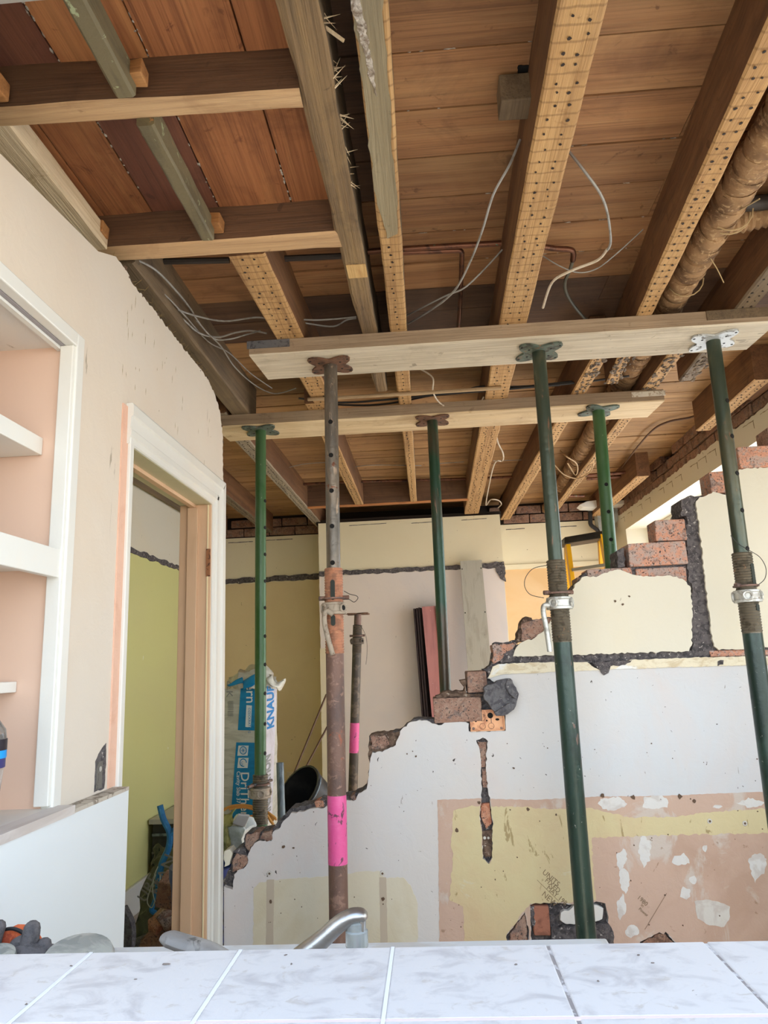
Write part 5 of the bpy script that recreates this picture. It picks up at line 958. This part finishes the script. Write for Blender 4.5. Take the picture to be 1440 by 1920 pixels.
for t_ in (.03, .19, .42, .60):
    for s_ in (.06, .94):
        a = (gt[0].lerp(g2, t_)).lerp(gt[1].lerp(g3, t_), s_); mb.lathe(a+Vector((0, -.001, 0)), (0, 1, 0), [(.005, 0), (.005, .002)], 8)
build('nail_holes', mb, BLACK, gb, kind='stuff')
# step ladder
la = thing('step_ladder', (1.02, 4.6, 0), 'yellow fibreglass step ladder with a black top cap, behind the broken wall', 'ladder')
YL = 4.7; q = lambda x, y, Y=YL: PY(x, y, Y)
A_, B_ = q(1063, 1012), q(1130, 1022, 4.5)
def rail(name, x_t, Yt, zt, x_b, Yb, w, d, m, par): return build(name, MB().hexa([(x_b-w, Yb-d, 0), (x_b+w, Yb-d, 0), (x_b+w, Yb+d, 0), (x_b-w, Yb+d, 0), (x_t-w, Yt-d, zt), (x_t+w, Yt-d, zt), (x_t+w, Yt+d, zt), (x_t-w, Yt+d, zt)]), m, par, bevel=.002)
ztp = A_.z
rail('front_rail', A_.x, A_.y, ztp-.01, A_.x-.02, A_.y-.42, .014, .030, YEL, la); rail('front_rail', B_.x, B_.y, ztp-.01, B_.x+.05, B_.y-.42, .014, .030, YEL, la)
rail('rear_rail', A_.x+.01, A_.y+.1, ztp-.03, A_.x-.02, A_.y+.6, .012, .018, YEL, la); rail('rear_rail', B_.x+.01, B_.y+.1, ztp-.03, B_.x+.04, B_.y+.6, .012, .018, YEL, la)
build('top_cap', MB().hexa([(A_.x-.03, A_.y-.06, ztp-.035), (B_.x+.03, B_.y-.06, ztp-.035), (B_.x+.03, B_.y+.14, ztp-.035), (A_.x-.03, A_.y+.14, ztp-.035), (A_.x-.025, A_.y-.055, ztp+.01), (B_.x+.025, B_.y-.055, ztp+.01), (B_.x+.025, B_.y+.14, ztp+.01), (A_.x-.025, A_.y+.14, ztp+.01)]), BLKP, la, bevel=.006)
for k in range(7):
    z = ztp-.20-.26*k
    if z < .1: break
    f_ = (ztp-z)/ztp; build('tread', MB().hexa([(A_.x-.02*f_, A_.y-.42*f_-.045, z-.02), (B_.x+.05*f_, B_.y-.42*f_-.045, z-.02), (B_.x+.05*f_, B_.y-.42*f_+.045, z-.02), (A_.x-.02*f_, A_.y-.42*f_+.045, z-.02), (A_.x-.02*f_, A_.y-.42*f_-.045, z), (B_.x+.05*f_, B_.y-.42*f_-.045, z), (B_.x+.05*f_, B_.y-.42*f_+.045, z), (A_.x-.02*f_, A_.y-.42*f_+.045, z)]), ALU, la, bevel=.003)
# mortar lump and metal back box on the broken wall
def rock(name, lab, px, w, h, d, m, Y, seed, cut=.72, cat='rubble', rough_=.22, rot=None):
    c = PY(*px, Y); o = build(name, MB().blob((c.x, Y, c.z), (w/2/.8, d/2/.8, h/2/.8), seed, rough_, 3, cut=cut), m, label=lab, cat=cat); return o
ml = PY(940, 1308, YF-.03)
mp = [(906, 1290), (914, 1284), (938, 1275), (958, 1272), (966, 1288), (973, 1301), (970, 1312), (967, 1324), (958, 1334), (944, 1342), (932, 1342), (922, 1330), (908, 1312)]
mlo = thing('mortar_chunk', (ml.x, YF-.03, ml.z-.05), 'dark grey lump of mortar stuck to the wall above the metal back box', 'mortar')
DGM = mat('slate_grey_mortar', (112, 110, 112), .95, 0, [(40, .45, .6, (84, 82, 86), 6), (80, .64, .68, (160, 156, 152), 4)], 1, (70,)*3)
build('lump', MB().prism(rough(pp(mp, YF-.04), .012, .004, 90), YF-.045, YF+.02), DGM, mlo, bevel=.006)
build('lump_ridge', MB().prism(rough(pp([(950, 1276), (960, 1274), (972, 1300), (968, 1310), (960, 1306), (948, 1288)], YF-.05), .01, .003, 91), YF-.06, YF-.04), DGM, mlo, bevel=.004)
build('lump_ridge', MB().prism(rough(pp([(926, 1336), (956, 1318), (966, 1322), (958, 1333), (944, 1341), (930, 1342)], YF-.05), .01, .003, 92), YF-.06, YF-.04), DGM, mlo, bevel=.004)
bb = thing('back_box', (PY(914, 1350, YF).x, YF, PY(914, 1368, YF).z), 'rusty peach metal socket back box exposed in the broken wall', 'back box')
a, b = PY(880, 1332, YF), PY(947, 1369, YF); w_ = b.x-a.x; h_ = a.z-b.z
build('box_back', MB().box(a.x, b.x, YF+.002, YF+.006, b.z, a.z), BOXM, bb)
build('box_rim', MB().box(a.x, b.x, YF-.008, YF+.004, b.z, b.z+.003), BOXM, bb); build('box_rim', MB().box(b.x-.003, b.x, YF-.008, YF+.004, b.z, a.z), BOXM, bb)
for (u, v, rr, kk) in ((.36, .62, .011, 0), (.36, .22, .010, 0), (.61, .22, .010, 0)):
    c = Vector((a.x+w_*u, YF+.0015, b.z+h_*v)); build('knockout_ring', MB().tube([c+Vector((math.cos(q)*rr, 0, math.sin(q)*rr)) for q in (k*math.tau/18 for k in range(19))], .0009, 4), mat('ring_brown', (120, 84, 62), .6), bb)
for (u, v, rx, rz) in ((.60, .72, .010, .010), (.17, .52, .004, .007), (.80, .52, .007, .004), (.49, .48, .003, .003), (.62, .5, .0015, .012)):
    c = (a.x+w_*u, b.z+h_*v); build('hole', MB().prism([(c[0]+rx*math.cos(q), c[1]+rz*math.sin(q)) for q in (k*math.tau/14 for k in range(14))], YF+.001, YF+.003), BLACK if rx > .002 else BR2, bb)
for (u, v) in ((.08, .86), (.09, .12), (.9, .1), (.05, .5)):
    c = Vector((a.x+w_*u, YF+.002, b.z+h_*v)); build('screw_lug', MB().lathe(c, (0, -1, 0), [(.005, 0), (.005, .002), (.002, .002), (.002, .0005)], 10), BR2, bb)
# ---- through the doorway: crate, straps, rubble sack and broken bricks
fr = thing('dark_cabinet', (-1.6, 4.9, 0), 'low dark cabinet with a pale top inside the doorway', 'cabinet')
zt = PY(330, 1525, 4.75).z
build('cabinet_body', MB().box(-1.77, -1.30, 4.6, 5.2, 0, zt-.03), BLKP, fr); build('cabinet_top', MB().box(-1.79, -1.28, 4.58, 5.22, zt-.03, zt), mat('pale_grey_top', (176, 174, 168), .5), fr, bevel=.004)
build('shelf_edge', MB().box(-1.77, -1.30, 4.59, 4.61, zt-.10, zt-.085), GALVP, fr); build('shelf_edge', MB().box(-1.77, -1.30, 4.59, 4.61, zt-.20, zt-.19), mat('olive_panel', (104, 98, 78), .7), fr)
SY = 3.75
sk = thing('rubble_sack', (PY(310, 1700, SY).x, SY, 0), 'dark green rubble sack with pale lettering and blue straps in the doorway', 'sack')
q = lambda x, y, Y=SY: PY(x, y, Y)
bm_c = [[q(288, 1600, 3.75), q(300, 1578, 3.72), q(318, 1590, 3.70), q(340, 1575, 3.72), q(372, 1580, 3.8)], [q(282, 1640, 3.66), q(298, 1632, 3.60), q(320, 1630, 3.58), q(345, 1620, 3.6), q(375, 1625, 3.7)], [q(266, 1690, 3.60), q(290, 1690, 3.52), q(320, 1690, 3.5), q(350, 1680, 3.54), q(378, 1680, 3.66)], [q(250, 1740, 3.58), q(285, 1750, 3.48), q(320, 1750, 3.45), q(352, 1740, 3.5), q(380, 1740, 3.62)], [q(250, 1778, 3.6), q(285, 1790, 3.5), q(320, 1790, 3.48), q(352, 1785, 3.52), q(380, 1780, 3.64)]]
sheet('sack_cloth', bm_c, SACK, sk, 5, .004, 11, .03)
build('sack_fill', MB().blob((q(325, 1720).x, 3.85, .22), (.20, .20, .24), 3, .1, 3), SACK, sk, smooth=True)
for pts, w in (([(300, 1510), (306, 1535), (318, 1562), (316, 1590), (305, 1615), (299, 1640), (296, 1660)], .016), ([(345, 1548), (328, 1556), (317, 1568)], .014), ([(296, 1662), (290, 1690), (284, 1706), (292, 1712)], .012), ([(352, 1600), (336, 1624), (324, 1650), (318, 1668)], .020)):
    build('blue_strap', MB().tube([q(x, y, 3.47) for x, y in pts], w*.95, 8, smooth_path=6), BLUES, sk, smooth=True)
for pts in ([(292, 1640), (284, 1660), (276, 1690), (284, 1702), (290, 1690)], [(300, 1640), (300, 1700), (306, 1735), (309, 1760)], [(296, 1625), (290, 1640), (286, 1670), (292, 1696)]):
    build('string', MB().tube([q(x, y, 3.40) for x, y in pts], .0025, 5, smooth_path=6), mat('pale_string', (170, 178, 164), .8), sk, smooth=True)
text('sack_lettering', 'MAN', .085, q(305, 1684, 3.42), Vector((.35, -.1, .9)), Vector((-.9, 0, .35)), PRG, sk, .001)
text('sack_lettering', 'URE', .07, q(272, 1694, 3.44), Vector((.5, -.1, .8)), Vector((-.8, 0, .5)), PRG, sk, .001)
SY2 = 3.25
brk = [((331, 1668), .12, .11, BR3, 'large dark broken brick against the door jamb, highest of the rubble', 21), ((319, 1722), .125, .10, brickm('dusty_pink_brick', (176, 140, 126), (150, 112, 98), (200, 180, 170)), 'pinkish dusty broken brick in the middle of the doorway rubble', 22), ((297, 1737), .07, .07, BR4, 'orange broken brick left of the dusty pink one', 23), ((345, 1745), .08, .12, BR2, 'brown brick piece low against the door jamb', 24), ((300, 1768), .12, .06, BR3, 'dark flat rubble piece just above the worktop edge in the doorway', 25), ((262, 1772), .10, .05, DGM, 'grey rubble lump low in the doorway by the slate piece', 26)]
for i, (px, w, h, m, lab, sd_) in enumerate(brk):
    c = PY(px[0], px[1], SY2); r = random.Random(sd_)
    build('broken_brick', MB().rbox((c.x, SY2+r.uniform(-.05, .05), c.z), (w, .10, h), (r.uniform(-.5, .5), r.uniform(-.6, .6), r.uniform(-.6, .6)), jit=.012), m, label=lab, cat='brick', bevel=.008)
a = [PY(x, y, 3.1) for x, y in ((227, 1790), (228, 1702), (234, 1700), (243, 1718), (250, 1742), (250, 1766), (243, 1790))]
build('slate_piece', MB().prism(rough([(p.x, p.z) for p in a], .02, .004, 5), 3.09, 3.13), DGM, label='grey slab of broken plaster standing at the left of the doorway', cat='rubble', bevel=.004)
build('rubble_heap', MB().blob((-1.33, 3.12, .05), (.22, .24, .16), 12, .25, 4), MORTB, kind='stuff', label='heap of small brown rubble on the floor inside the doorway', cat='rubble')
